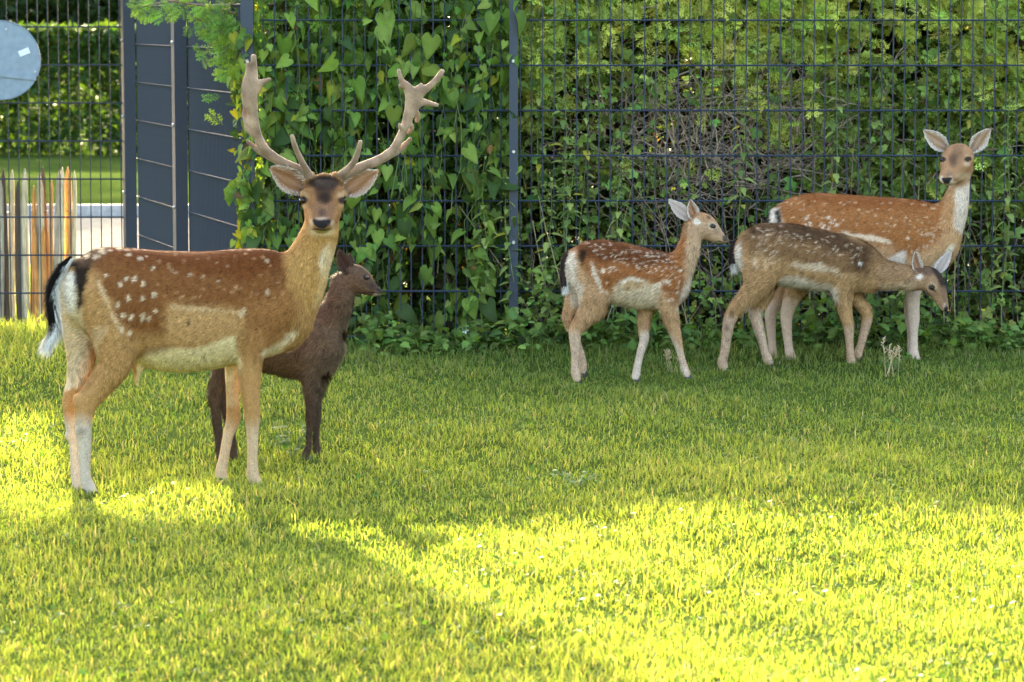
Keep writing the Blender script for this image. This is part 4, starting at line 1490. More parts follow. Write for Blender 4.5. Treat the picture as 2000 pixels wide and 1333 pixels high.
# fore legs
b.add([(500, 610, .055, 54, 34), (492, 665, .06, 37, 29), (488, 705, .058, 26, 24), (488, 764, .052, 20, 19), (492, 800, .05, 16.5, 16.5), (493, 818, .05, 15.5, 15.5), (493, 850, .05, 11.5, 12), (493, 900, .05, 10.5, 11), (494, 928, .05, 12.5, 12),
       (499, 943, .05, 13, 12.5), (507, 953, .05, 10, 12)], .016)
b.add([(468, 670, -.05, 30, 28), (456, 719, -.052, 17, 20), (454, 770, -.052, 12.5, 14), (456, 805, -.052, 14, 14), (455, 822, -.052, 14, 14), (446, 850, -.052, 10.5, 11.5), (437, 895, -.052, 10, 10.5), (432, 922, -.052, 12, 12), (434, 940, -.052, 12.5, 12)], .02)
# sheath
b.add([(272, 712, .0, 14, 16), (268, 732, .0, 6, 7), (268, 748, .0, 3, 3)], .015)
# head, looking at the camera
HL = np.array([1.0, 0.05, 0])
b.add([(632, 384, -.03, 31, 32), (632, 380, .0, 34, 42), (631, 389, .04, 34, 44), (631, 400, .075, 31, 40), (630, 415, .115, 25, 32), (629.5, 428, .155, 19, 25.5), (628.5, 436, .18, 15.5, 22), (628, 439, .192, 12.5, 17)], .02, HL)
b.add([(631, 408, .0, 28, 37), (630, 424, .06, 20, 31), (629, 440, .125, 13, 21), (628.5, 447, .165, 9, 15)], .018, HL)
for sx in (-1, 1):
    b.add([(631 + sx * 27, 356, -.01, 13, 13), (631 + sx * 28, 345, -.015, 12, 12)], .014, HL)       # pedicles
    b.add([(631 + sx * 37, 379, .045, 8, 9), (631 + sx * 33, 376, .07, 6, 6)], .014, HL)             # brow
    b.add([(631 + sx * 43, 392, .062, 9.5, 9), (631 + sx * 43, 393, .066, 9.5, 9)], .006, HL, 1, 'sub')
    b.add([(628.5 + sx * 13, 434, .205, 3.4, 4.5), (628.5 + sx * 16, 431, .2, 3, 3)], .004, HL, 1, 'sub')
    b.eyes.append((631 + sx * 37.5, 392, .050, 9.0))
b.bald = [(589, 392, 12, 10), (673, 393, 12, 10), (628, 436, 17, 12)]
b.furlen = [(632, 400, 55, 62, .45), (165, 860, 40, 130, .55), (470, 860, 70, 160, .5), (140, 860, 30, 130, .5), (580, 655, 30, 30, 1.5), (160, 700, 30, 60, 1.5)]
BR = (.175, .070, .022)
b.poly([(175, 494), (250, 470), (600, 470), (572, 520), (580, 590), (566, 640), (530, 655), (482, 650), (470, 606), (332, 594), (322, 655), (262, 655), (236, 632), (192, 545)], BR, 18, .95, 8)
b.poly([(210, 470), (560, 470), (560, 520), (470, 545), (300, 520), (215, 505)], (.13, .042, .011), 16, .8, 6)
b.poly([(480, 590), (590, 560), (596, 610), (545, 680), (500, 700), (470, 680)], (.30, .15, .055), 22, .7, 8)
b.poly([(334, 596), (480, 608), (478, 648), (440, 662), (336, 672), (328, 630)], (.45, .28, .125), 14, .65, 6)
b.poly([(334, 594), (480, 606), (478, 612), (338, 602)], (.60, .45, .26), 4, .5, 2)
b.poly([(262, 706), (290, 682), (380, 680), (462, 655), (470, 700), (455, 745), (260, 750)], (.70, .60, .36), 6, .95, 4)
b.poly([(270, 690), (290, 672), (340, 672), (330, 686), (280, 700)], (.23, .13, .06), 6, .6, 3)
b.poly([(515, 705), (555, 690), (588, 640), (575, 640), (545, 668), (512, 688)], (.70, .60, .42), 5, .9, 3)
b.poly([(188, 545), (196, 548), (240, 640), (230, 640)], (.62, .46, .27), 3, .8, 2)
# neck and face
b.poly([(575, 470), (590, 400), (670, 400), (664, 520), (640, 575), (600, 610), (570, 560), (556, 500)], (.42, .25, .085), 12, .85, 6)
b.blob(643, 512, 18, 32, (.70, .63, .48), .4, .95)
b.poly([(640, 470), (668, 470), (665, 530), (630, 590), (612, 600)], (.60, .44, .22), 8, .7, 4)
for (x, y) in ((530, 490), (538, 520), (548, 500)):
    b.blob(x, y + 20, 4, 45, (.12, .05, .02), .5, .35, -.2)
b.blob(632, 392, 50, 60, (.19, .098, .040), .2, .93)
b.blob(631, 415, 26, 26, (.15, .085, .05), .4, .75)
b.blob(600, 425, 9, 20, (.30, .17, .075), .5, .6)
b.blob(662, 425, 9, 20, (.30, .17, .075), .5, .6)
b.blob(633, 358, 32, 15, (.008, .006, .005), .3, .98)
b.blob(634, 374, 19, 12, (.022, .014, .010), .5, .85)
b.blob(634, 388, 15, 11, (.014, .009, .008), .5, .9)
b.blob(630, 417, 8, 8, (.045, .03, .028), .7, .7)
for sx in (-1, 1):
    b.blob(631 + sx * 41, 382, 12, 7, (.46, .34, .21), .5, .6)
    b.blob(631 + sx * 37, 404, 6, 4, (.38, .26, .15), .6, .5)
    b.blob(631 + sx * 40.5, 392, 10.5, 8, (.02, .014, .012), .2, .95)
    b.blob(628.5 + sx * 20, 440, 5, 9, (.48, .38, .26), .5, .6)
b.blob(629, 454, 24, 7, (.52, .42, .24), .4, .85)
b.blob(628, 448.5, 20, 1.8, (.03, .02, .018), .5, .9)
b.poly([(611, 431), (616, 427), (628, 429), (640, 427), (645, 431), (643, 438), (636, 446), (621, 446), (613, 438)], (.02, .018, .02), 1.2, 1.0, .5)
b.blob(628, 427, 12, 3, (.42, .32, .24), .5, .6)
b.add([(634, 352, .0, 14, 20), (634, 350, .01, 12, 16)], .012, HL)
# rump
b.poly([(112, 530), (152, 535), (160, 600), (172, 660), (186, 705), (160, 745), (128, 760), (110, 640)], (.62, .52, .36), 5, .95, 4)
b.poly([(118, 520), (146, 530), (152, 580), (146, 622), (124, 612), (112, 560)], (.70, .66, .60), 4, .95, 3)
b.poly([(140, 512), (178, 500), (174, 545), (166, 585), (156, 612), (150, 575), (150, 540)], BLACK, 4, .97, 4)
b.poly([(98, 540), (130, 500), (160, 486), (205, 480), (215, 484), (165, 506), (132, 530), (112, 560)], BLACK, 5, .95, 4)
b.poly([(150, 495), (185, 485), (215, 490), (180, 515), (155, 520)], (.12, .07, .04), 8, .6, 5)
b.poly([(186, 640), (215, 640), (178, 720), (160, 760)], (.58, .44, .28), 8, .5, 4)
# lower legs
b.poly([(120, 820), (200, 820), (200, 980), (120, 980)], (.50, .47, .42), 18, .85, 4)
b.poly([(410, 830), (520, 830), (525, 970), (410, 970)], (.56, .44, .30), 22, .8, 4)
b.poly([(440, 690), (470, 690), (465, 790), (440, 790)], (.55, .44, .26), 6, .6, 3)
b.blob(160, 842, 10, 7, (.2, .16, .13), .5, .6)
b.blob(186, 967, 12, 7, (.03, .025, .02), .3, .95)
b.blob(160, 963, 8, 8, (.03, .025, .02), .3, .95)
b.blob(509, 957, 14, 7, (.10, .07, .05), .3, .8)
b.blob(371, 629, 3.5, 6, (.05, .03, .02), .4, .9)
SPB = [(236, 554, 3.4, 6), (250, 544, 4, 5), (265, 544, 4, 5), (282, 553, 3, 6), (304, 574, 3.4, 6), (253, 581, 4, 6), (280, 581, 3.5, 5), (232, 594, 3.4, 6), (244, 616, 4, 5), (258, 619, 4.4, 6), (282, 618, 4, 7), (293, 620, 3, 5),
       (240, 644, 5, 7), (256, 650, 4, 6), (211, 537, 3, 3), (301, 522, 2.5, 5), (275, 506, 4, 4), (254, 498, 4.5, 3.5), (235, 487, 4, 3), (203, 492, 5, 5), (188, 501, 3.5, 5), (173, 500, 3.5, 4), (196, 500, 3, 3), (288, 502, 2.5, 2.5), (306, 608, 3, 4),
       (523, 510, 4, 4), (524, 570, 4, 7), (472, 612, 3, 8), (479, 606, 3, 7), (338, 528, 2, 5), (348, 532, 2, 3), (372, 536, 2.5, 4), (398, 540, 3, 3), (428, 550, 3, 3), (446, 520, 2.4, 3)]
for (x, y, rx, ry) in SPB:
    b.blob(x, y, rx, ry, (.66, .54, .38), .45, .85 if x < 320 else .55, 0, (0, 1))
rr = random.Random(5)
for i in range(40):
    b.blob(rr.uniform(310, 555), rr.uniform(490, 585), rr.uniform(1.5, 3), rr.uniform(1.8, 4), (.46, .28, .14), .5, .55)
for i in range(20):
    b.blob(200 + i * 17, 485 + (3 if i % 2 else 1), 5, 2.2, (.6, .46, .32), .5, .7)
b.build(150000, .013, 0, .2, legflow(560, 700, (-.35, 0, -1), (632, 398, 52, 66, (0, .5, .6))))
b.hair_tuft("tail", [(140, 502, .02), (120, 528, .035), (105, 560, .045), (103, 600, .05), (106, 640, .05), (96, 668, .05)], [5, 8, 10, 10, 8, 4], 6500, .052,
            lambda t, a: np.where(((t + .25 * np.sin(a * 25) * .3 < .80) & (a > -.45 + .35 * np.sin(t * 40)))[:, None], np.array([BLACK]), np.array([(.70, .66, .60)])))
# nose pad, ears, antlers
b.ear((592, 372, .0), (526, 325, .01), 50, (-.15, -1, .1), (.28, .12, .045), (.16, .11, .07), (.52, .43, .34), cup=.55, hair=650)
b.ear((672, 374, .0), (741, 333, .01), 50, (.15, -1, .1), (.28, .12, .045), (.16, .11, .07), (.52, .43, .34), cup=.55, hair=650)
def antler_col(V):
    u, v = proj(V)
    t = .5 + .5 * hnoise(u, v, 6, 31)
    c = np.array([(.20, .125, .075)]) * (1 - t[:, None]) + np.array([(.42, .28, .18)]) * t[:, None]
    k = smooth(230, 330, v)[:, None]
    return c * (1 - k * .25)
LA = np.array([0, -1.0, 0])
b.solid("antler", [
    ([(607, 350, -.01, 9, 10), (590, 335, -.01, 10, 10), (560, 322, -.012, 9.5, 10), (532, 306, -.01, 9.5, 10), (514, 288, 0, 9.5, 9), (502, 262, .01, 9, 8), (495, 232, .02, 10, 7), (491, 202, .025, 12, 6.5), (489, 174, .03, 14, 6), (491, 158, .03, 13, 6)], .008, LA),
    ([(488, 210, .02, 14, 5), (483, 185, .03, 11, 5), (481, 165, .03, 9, 5), (484, 145, .03, 5, 4.5), (484, 124, .03, 4, 4)], .008, LA),
    ([(493, 170, .03, 11, 6), (496, 150, .03, 8, 6), (496, 128, .03, 6, 5.5), (495, 110, .03, 5.5, 5)], .008, LA),
    ([(497, 176, .03, 10, 5), (510, 163, .035, 7, 5), (520, 158, .04, 5, 4.5), (528, 154.5, .045, 2.5, 2.5)], .007, LA),
    ([(493, 240, .015, 9, 5), (481, 230, .0, 8, 4), (477, 214, -.005, 4, 3)], .009, LA),
    ([(497, 262, .01, 8, 5), (484, 252, .0, 6, 4), (481, 240, 0, 4, 3)], .009, LA),
    ([(486, 200, .02, 9, 5), (476, 188, .01, 5, 4), (475, 178, .01, 3, 3)], .008, LA),
    ([(530, 305, -.01, 9, 9), (514, 298, -.015, 7.5, 7), (497, 288, -.02, 5.5, 5.5), (483, 276, -.02, 3.5, 3.5)], .008, LA),
    ([(604, 342, .0, 8, 8), (594, 325, .02, 6.5, 6.5), (583, 302, .045, 5.5, 5.5), (575, 282, .06, 5, 5), (570.5, 266, .07, 4, 4)], .008, LA)],
    .0034, M_antler, antler_col)
b.solid("antler", [
    ([(662, 350, -.01, 9, 10), (680, 338, -.01, 10, 10), (706, 327, -.012, 10, 10), (738, 314, -.01, 9.5, 9.5), (765, 297, 0, 9, 9), (780, 272, .01, 8.5, 8), (792, 245, .02, 9, 7.5), (801, 218, .025, 12, 7), (806, 195, .03, 15, 6.5), (808, 178, .03, 17, 6)], .008, LA),
    ([(804, 185, .03, 12, 6), (795, 170, .03, 9, 5.5), (786, 160, .03, 6, 5), (781, 148, .03, 4.5, 4.5), (779, 138, .03, 4, 4)], .008, LA),
    ([(788, 165, .03, 6, 5), (782, 169, .03, 4, 4), (780, 170, .03, 3, 3)], .006, LA),
    ([(812, 182, .03, 13, 6), (820, 172, .03, 7, 5), (822.5, 165, .03, 3.5, 3.5)], .007, LA),
    ([(812, 188, .03, 13, 6), (826, 178, .035, 9, 5.5), (840, 168, .04, 6.5, 5.5), (855, 153, .045, 6, 5.5), (864, 139, .05, 5, 4.5)], .008, LA),
    ([(808, 205, .03, 13, 6), (824, 200, .03, 8, 5), (840, 203, .02, 5.5, 4.5), (854, 206, .015, 4, 4)], .008, LA),
    ([(806, 215, .02, 10, 5), (815, 226, .005, 6, 4), (814, 238, .0, 4, 3)], .01, LA),
    ([(797, 240, .015, 7, 5), (804, 250, .005, 5, 4), (798, 262, .0, 4, 3)], .009, LA),
    ([(788, 255, .02, 6, 5), (782, 248, .03, 4, 4), (780, 242, .035, 2.5, 2.5)], .007, LA),
    ([(757, 303, -.005, 8.5, 8), (775, 296, -.015, 7, 7), (790, 284, -.02, 5.5, 5.5), (802, 271, -.02, 3.5, 3.5)], .008, LA),
    ([(666, 342, .0, 8, 8), (678, 332, .02, 7, 7), (691, 317, .045, 6, 6), (699, 298, .06, 5.5, 5.5), (704, 277, .07, 4, 4)], .008, LA)],
    .0034, M_antler, antler_col)

b.hooves([(184, 974, .06, 0), (155, 961, -.055, 0), (505, 961, .05, 0), (437, 948, -.052, 0)], .04)

# ================================================================== the dark fawn
d = Deer("dark_fawn", "dark brown fallow fawn standing behind the buck, facing right", "deer", ground_Y(893), 560, -.0002, .0048)
d.base = (.115, .076, .050)
d.warm = (1, .97, .94)
d.torso([(432, 622, 690, 30), (460, 612, 705, 40), (500, 608, 718, 46), (550, 608, 732, 50), (595, 611, 740, 48), (628, 618, 735, 40), (648, 640, 712, 27)], .025)
d.add([(625, 655, 0, 44, 38), (645, 625, 0, 34, 30), (660, 600, 0, 27, 25), (668, 575, 0, 25, 22), (675, 550, 0, 24, 19)], .025)
d.add([(450, 660, .035, 42, 30), (447, 690, .04, 32, 26), (441, 715, .04, 22, 20), (430, 740, .04, 17, 15), (420, 768, .04, 12.5, 11), (420, 790, .04, 10, 10), (424, 826, .04, 9, 9), (428, 866, .04, 7.5, 8), (430, 890, .04, 8.5, 9), (434, 902, .04, 8, 9)], .02)
d.add([(462, 690, -.035, 30, 25), (456, 725, -.035, 20, 18), (441, 760, -.035, 14, 13), (438, 785, -.035, 11, 11), (446, 820, -.035, 8.5, 9), (454, 860, -.035, 7, 8), (456, 884, -.035, 8, 8), (460, 898, -.035, 7.5, 8)], .02)
d.add([(608, 690, .035, 34, 24), (606, 730, .038, 21, 18), (606, 760, .038, 13.5, 14), (607, 790, .038, 10.5, 11), (607, 813, .038, 10, 11), (604, 838, .038, 6.2, 7), (603, 868, .038, 5.6, 6.5), (600, 880, .038, 7.5, 7.5), (597, 892, .038, 8, 8.5)], .02)
d.add([(622, 720, -.035, 22, 20), (618, 770, -.035, 12, 13), (618, 805, -.035, 9, 10), (617, 850, -.035, 6.5, 7.5), (619, 880, -.035, 7.5, 8), (622, 892, -.035, 8, 9)], .02)
d.add([(682, 545, 0, 26, 17), (693, 546, 0, 29, 18), (706, 552, 0, 25, 17), (718, 560, 0, 18, 13), (728, 566, 0, 12.5, 9.5), (737, 569, 0, 9, 7.5), (741, 570, 0, 7, 6.5)], .012)
d.eyes = [(715.5, 543, .021, 5.4)]
d.blob(717, 543, 10, 8, (.12, .085, .06), .4, .7)
d.blob(716, 543, 7, 4.6, (.012, .009, .008), .3, .95)
d.blob(727, 560, 14, 7, (.05, .036, .03), .4, .7, .5)
d.blob(742, 566, 7, 5, (.03, .028, .03), .3, 1)
d.blob(738, 577, 9, 2.6, (.45, .4, .36), .4, .7)
d.blob(728, 573, 18, 1.2, (.02, .015, .012), .5, .8)
d.poly([(600, 640), (690, 600), (670, 720), (600, 745)], (.17, .12, .08), 14, .5, 6)
d.poly([(590, 770), (640, 770), (640, 910), (400, 910), (400, 800)], (.065, .042, .028), 16, .7, 6)
d.poly([(628, 620), (654, 540), (665, 560), (640, 640)], (.13, .078, .048), 8, .5, 4)
d.furlen = [(705, 552, 45, 40, .45), (610, 840, 40, 80, .5), (440, 850, 40, 90, .5), (640, 700, 40, 60, 1.4)]
d.bald = [(716, 543, 7, 5), (742, 567, 6, 6)]
d.build(56000, .021, .9, .38, legflow(640, 735, (-.2, 0, -1), (705, 555, 48, 40, (-.8, 0, .5))))
d.ear((682, 532, .03), (661, 487, .035), 33, (.5, -1, .25), (.045, .022, .015), (.05, .032, .022), (.07, .048, .035), cup=.5, hair=500)
d.ear((688, 528, -.03), (684, 494, -.06), 30, (.7, -.5, .25), (.045, .022, .015), (.045, .03, .02), (.07, .048, .035), cup=.5, hair=300)
d.hair_tuft("tail", [(432, 632, 0), (424, 650, 0), (422, 680, 0)], [6, 8, 4], 900, .03, lambda t, a: np.tile(np.array([(.03, .02, .015)]), (len(t), 1)))

d.hooves([(436, 910, .04, 0), (462, 905, -.035, 0), (599, 898, .038, 0), (624, 899, -.035, 0)], .03)

# ================================================================== the walking spotted fawn
f = Deer("spotted_fawn", "russet white spotted fawn walking right with its head up, nearest the middle post", "deer", ground_Y(741), 1230, .00005, .0052)
f.base = (.45, .29, .155)
f.torso([(1119, 484, 560, 22), (1140, 474, 576, 31), (1170, 469, 586, 37), (1205, 474, 592, 40), (1245, 483, 601, 40), (1285, 491, 605, 37), (1313, 499, 602, 31), (1330, 515, 586, 22)], .022)
f.add([(1308, 552, 0, 38, 30), (1328, 522, 0, 29, 25), (1342, 496, 0, 23, 21), (1350, 472, 0, 20.5, 18), (1355, 446, 0, 20, 16)], .022)
f.add([(1158, 545, .03, 36, 22), (1162, 578, .036, 30, 22), (1160, 600, .038, 25, 18), (1141, 622, .036, 18, 15), (1125, 645, .034, 13.5, 11.5), (1123, 660, .033, 11.5, 10), (1124, 690, .033, 8.5, 8.5), (1123, 712, .033, 7.5, 8), (1124, 728, .033, 9, 9), (1127, 741, .033, 8, 9)], .013)
f.add([(1125, 560, -.03, 20, 20), (1124, 585, -.034, 19, 18), (1113, 608, -.034, 13, 13), (1109, 620, -.034, 10.5, 11), (1118, 648, -.034, 8.5, 9), (1130, 676, -.034, 7, 8), (1136, 697, -.034, 7, 8), (1139, 714, -.034, 8, 8), (1138, 726, -.034, 7, 8)], .018)
f.add([(1300, 565, .03, 32, 20), (1306, 600, .036, 19, 17), (1312, 628, .036, 15, 14), (1320, 656, .036, 11, 11.5), (1327, 682, .036, 7.5, 8.5), (1333, 706, .036, 6.5, 7.5), (1337, 720, .036, 8, 8), (1342, 732, .036, 7.5, 8.5)], .013)
f.add([(1266, 585, -.03, 22, 18), (1260, 615, -.034, 13.5, 14), (1257, 645, -.034, 11, 11.5), (1258, 664, -.034, 9, 10), (1251, 690, -.034, 7.5, 8), (1245, 715, -.034, 7, 7.5), (1243, 728, -.034, 8, 8), (1241, 738, -.034, 7.5, 8.5)], .018)
f.add([(1357, 434, 0, 22, 15), (1369, 440, 0, 25, 17), (1381, 446, 0, 23.5, 17), (1392, 455, 0, 18.5, 13), (1402, 462, 0, 13.5, 10), (1411, 467, 0, 9.5, 7.5), (1415, 469, 0, 7.5, 6.5)], .012)
f.eyes = [(1392.3, 442.5, .024, 5.8)]
# ================================================================== doe and grazing fawn skeletons
e = Deer("fallow_doe", "russet spotted fallow doe without antlers looking at the camera, at the right", "deer", ground_Y(706), 1690, .0000, .0056)
e.base = (.46, .30, .16)
e.torso([(1512, 402, 488, 26), (1540, 383, 520, 40), (1580, 376, 545, 51), (1630, 379, 556, 56), (1690, 383, 560, 58), (1750, 387, 556, 54), (1800, 391, 546, 47), (1835, 399, 525, 38), (1852, 416, 500, 26)], .03)
e.add([(1826, 465, 0, 48, 38), (1848, 435, 0, 37, 32), (1862, 408, .01, 29, 27), (1870, 382, .01, 23, 22), (1875, 358, .005, 19, 19), (1877, 335, 0, 18, 18)], .03)
e.add([(1555, 470, .05, 46, 30), (1570, 510, .055, 38, 28), (1563, 550, .055, 25, 22), (1549, 578, .05, 18, 17), (1539, 604, .05, 13.5, 13.5), (1536, 622, .05, 12, 12), (1537, 645, .05, 10, 10), (1540, 675, .05, 8.5, 9), (1544, 695, .05, 10, 10), (1550, 707, .05, 9.5, 10)], .025)
e.add([(1540, 520, -.05, 32, 25), (1532, 560, -.05, 24, 20), (1520, 585, -.05, 17, 16), (1508, 605, -.05, 13, 13), (1505, 622, -.05, 11.5, 12), (1506, 645, -.05, 9.5, 10), (1508, 672, -.05, 8, 9), (1509, 690, -.05, 9, 9), (1513, 702, -.05, 9, 9)], .025)
e.add([(1800, 480, .045, 46, 26), (1788, 530, .05, 26, 22), (1783, 565, .05, 16.5, 16), (1783, 600, .05, 13, 13.5), (1784, 622, .05, 12.5, 12.5), (1784, 650, .05, 9, 9.5), (1784, 678, .05, 9, 9), (1784, 690, .05, 10.5, 10), (1788, 703, .05, 10, 10.5)], .025)
e.add([(1795, 540, -.04, 22, 20), (1777, 590, -.04, 12, 13), (1778, 622, -.04, 11, 12), (1780, 650, -.04, 8.5, 9), (1780, 680, -.04, 8.5, 9), (1782, 695, -.04, 9.5, 9.5)], .02)
HE = np.array([.93, -.30, 0]); HE /= np.linalg.norm(HE)
e.add([(1877, 308, -.02, 25, 24), (1872, 308, .01, 27, 31), (1868, 316, .035, 26, 31.5), (1863, 326, .06, 22.5, 27), (1857, 337, .09, 17.5, 20), (1851, 346, .115, 14, 17), (1848.5, 351, .13, 11, 14), (1847.5, 353, .135, 9, 11)], .014, HE)
e.add([(1878, 328, .0, 22, 24), (1869, 341, .04, 15, 19), (1859, 352, .08, 9, 13), (1853, 357, .105, 6.5, 10)], .014, HE)
e.eyes = [(1841.5, 312.5, .044, 6.6), (1889, 311, .058, 6.8)]
g = Deer("grazing_fawn", "dark backed spotted fawn stretching its neck out low, in front of the doe", "deer", ground_Y(719), 1560, .00005, .0052)
g.base = (.42, .27, .13)
g.torso([(1451, 463, 530, 22), (1472, 444, 546, 33), (1500, 437, 553, 38), (1540, 438, 559, 42), (1580, 446, 564, 43), (1620, 455, 569, 42), (1655, 462, 572, 38), (1684, 477, 572, 30), (1702, 496, 568, 22)], .022)
g.add([(1682, 528, 0, 40, 30), (1706, 533, 0, 34, 25), (1735, 538, 0, 28, 22), (1762, 541, 0, 24.5, 19), (1785, 545, 0, 23, 17), (1803, 545, 0, 22, 15)], .022)
g.add([(1490, 520, .035, 40, 24), (1483, 552, .038, 30, 22), (1464, 577, .038, 21, 17), (1443, 598, .036, 16, 13), (1428, 618, .036, 13.5, 11), (1421, 643, .036, 10.5, 9.5), (1418, 670, .036, 9.5, 8.5), (1414, 695, .036, 8.5, 8.5), (1411, 708, .036, 9.5, 9.5), (1414, 719, .036, 9, 10)], .013)
g.add([(1495, 550, -.035, 26, 20), (1489, 580, -.035, 18, 16), (1477, 606, -.035, 13.5, 12), (1479, 630, -.035, 11.5, 10.5), (1485, 652, -.035, 9.5, 9), (1493, 681, -.035, 8, 8), (1498, 697, -.035, 9, 9), (1502, 708, -.035, 8.5, 9)], .02)
g.add([(1650, 540, .035, 32, 22), (1647, 574, .038, 18.5, 17), (1650, 605, .038, 14.5, 13.5), (1656, 632, .038, 11.5, 11.5), (1658, 652, .038, 9, 9), (1660, 681, .038, 7, 8), (1662, 702, .038, 8.5, 8.5), (1666, 716, .038, 9, 9.5)], .013)
g.add([(1665, 560, -.035, 20, 18), (1676, 588, -.035, 13.5, 13), (1691, 610, -.035, 11.5, 11.5), (1693, 624, -.035, 11, 11), (1688, 647, -.035, 8.5, 8.5), (1681, 676, -.035, 7.5, 8), (1677, 686, -.035, 8.5, 8.5), (1676, 696, -.035, 7, 8)], .018)
g.add([(1803, 541, 0, 21, 15), (1815, 546, 0, 23.5, 17), (1825, 558, 0, 21.5, 17), (1833, 573, 0, 17, 13), (1839, 588, 0, 12.5, 10), (1844, 599, 0, 9, 7.8), (1846.5, 604, 0, 7, 6.5)], .012)
g.eyes = [(1820.5, 562.5, .024, 5.8)]

# ---- coats
RU = (.27, .10, .028)
f.poly([(1125, 480), (1165, 462), (1320, 490), (1345, 430), (1352, 432), (1340, 500), (1338, 560), (1320, 590), (1290, 560), (1270, 548), (1215, 545), (1190, 575), (1160, 545), (1140, 520)], RU, 8, .9, 4)
f.poly([(1130, 478), (1165, 465), (1318, 492), (1315, 520), (1200, 512), (1150, 505)], (.10, .036, .013), 10, .85, 6)
f.poly([(1212, 552), (1230, 543), (1262, 548), (1292, 562), (1288, 600), (1225, 602), (1190, 585)], (.60, .52, .38), 8, .9, 5)
f.poly([(1216, 552), (1232, 546), (1262, 551), (1258, 562), (1222, 566)], (.42, .27, .12), 5, .7, 3)
f.poly([(1212, 550), (1230, 541), (1262, 545), (1262, 548), (1232, 545), (1216, 554)], (.72, .66, .55), 2, .9, 1.5)
f.poly([(1335, 560), (1352, 530), (1368, 495), (1376, 480), (1372, 500), (1358, 540), (1340, 590), (1322, 605)], WHITE, 5, .8, 3)
f.poly([(1345, 470), (1380, 470), (1360, 540), (1342, 545)], (.52, .40, .27), 8, .7, 3)
f.blob(1380, 445, 40, 36, (.40, .29, .19), .15, .8)
f.poly([(1345, 405), (1372, 408), (1398, 432), (1385, 436), (1360, 425), (1345, 440), (1330, 470)], (.33, .19, .095), 6, .8, 3)
f.poly([(1396, 436), (1412, 458), (1406, 462), (1392, 450)], (.25, .17, .12), 5, .6, 2)
f.blob(1384, 425, 4, 3, (.05, .03, .02), .5, .7)
f.blob(1362, 434, 9, 5, WHITE, .4, .9)
f.blob(1392.5, 442.5, 9, 7, (.58, .48, .36), .3, .7)
f.blob(1392.5, 442.5, 6.8, 5, (.02, .015, .012), .2, .95)
f.blob(1416, 465, 5.5, 5, (.05, .045, .045), .3, .95)
f.blob(1404, 476, 16, 4, (.66, .6, .5), .4, .8)
f.blob(1408, 472.2, 11, 1.2, (.03, .02, .018), .5, .9)
f.blob(1385, 460, 5, 4, (.2, .15, .1), .6, .4)
f.poly([(1112, 490), (1128, 490), (1134, 535), (1142, 560), (1140, 590), (1128, 600), (1118, 590), (1108, 540)], (.62, .56, .47), 5, .85, 3)
f.poly([(1136, 484), (1150, 488), (1146, 508), (1139, 522), (1134, 505)], BLACK, 3, .9, 2)
f.poly([(1156, 505), (1162, 512), (1180, 560), (1186, 570), (1178, 568), (1168, 550), (1158, 525)], (.70, .62, .48), 2.5, .85, 2)
f.poly([(1100, 640), (1150, 655), (1150, 760), (1100, 760)], (.56, .46, .36), 10, .7, 3)
f.poly([(1230, 655), (1290, 640), (1350, 690), (1350, 760), (1225, 760)], (.66, .60, .54), 9, .75, 3)
f.poly([(1100, 732), (1350, 732), (1350, 760), (1100, 760)], (.14, .11, .09), 5, .0, 2)
f.poly([(1318, 640), (1350, 700), (1350, 735), (1328, 700)], (.42, .28, .16), 5, .6, 2)
def fawn_spots(an, poly, n, seed, rmin, rmax, c, alpha, rows=None):
    r = random.Random(seed); got = []
    P_ = np.array(poly); tries = 0
    while len(got) < n and tries < 6000:
        tries += 1
        x, y = r.uniform(P_[:, 0].min(), P_[:, 0].max()), r.uniform(P_[:, 1].min(), P_[:, 1].max())
        if poly_sd(np.array([x]), np.array([y]), poly)[0] > -1:
            continue
        if any(abs(x - a) < 5.2 and abs(y - b_) < 5.5 for a, b_ in got):
            continue
        got.append((x, y))
        an.blob(x, y, r.uniform(rmin, rmax) * .7, r.uniform(rmin, rmax) * 1.1, c, .45, alpha * r.uniform(.6, 1), r.uniform(-.5, .5))
SPOT = (.70, .60, .46)
fawn_spots(f, [(1148, 474), (1200, 478), (1318, 500), (1335, 520), (1330, 560), (1300, 540), (1250, 525), (1170, 500)], 80, 1, 1.7, 2.5, (.70, .60, .46), .9)
fawn_spots(f, [(1165, 510), (1205, 520), (1212, 560), (1190, 580), (1175, 545)], 12, 2, 2.2, 3.6, SPOT, .95)
fawn_spots(f, [(1280, 545), (1330, 540), (1325, 585), (1300, 590)], 14, 3, 2.2, 3.4, SPOT, .9)
f.blob(1183, 527, 5.5, 6, SPOT, .3, 1); f.blob(1287, 556, 10, 5, SPOT, .4, .9); f.blob(1306, 549, 4, 5, SPOT, .4, .9); f.blob(1331, 527, 3, 5, SPOT, .4, .9)
f.furlen = [(1388, 448, 46, 40, .45), (1125, 690, 30, 60, .5), (1320, 690, 40, 60, .5), (1250, 690, 30, 60, .5), (1200, 595, 70, 25, 1.4)]
f.bald = [(1392.5, 442.5, 6.5, 5), (1416, 465, 5, 4)]
f.build(62000, .017, .2, .28, legflow(1335, 600, (-.35, 0, -1), (1388, 448, 44, 36, (-.8, 0, .4))))
f.ear((1359, 430, .022), (1347.5, 389, .032), 27, (.45, -1, .1), (.28, .11, .04), (.42, .30, .2), (.62, .55, .46), cup=.5, hair=500)
f.ear((1346, 427, -.025), (1305, 389, -.045), 27, (-.5, -1, .3), (.45, .36, .30), (.42, .33, .27), (.56, .48, .40), cup=.18, hair=500)
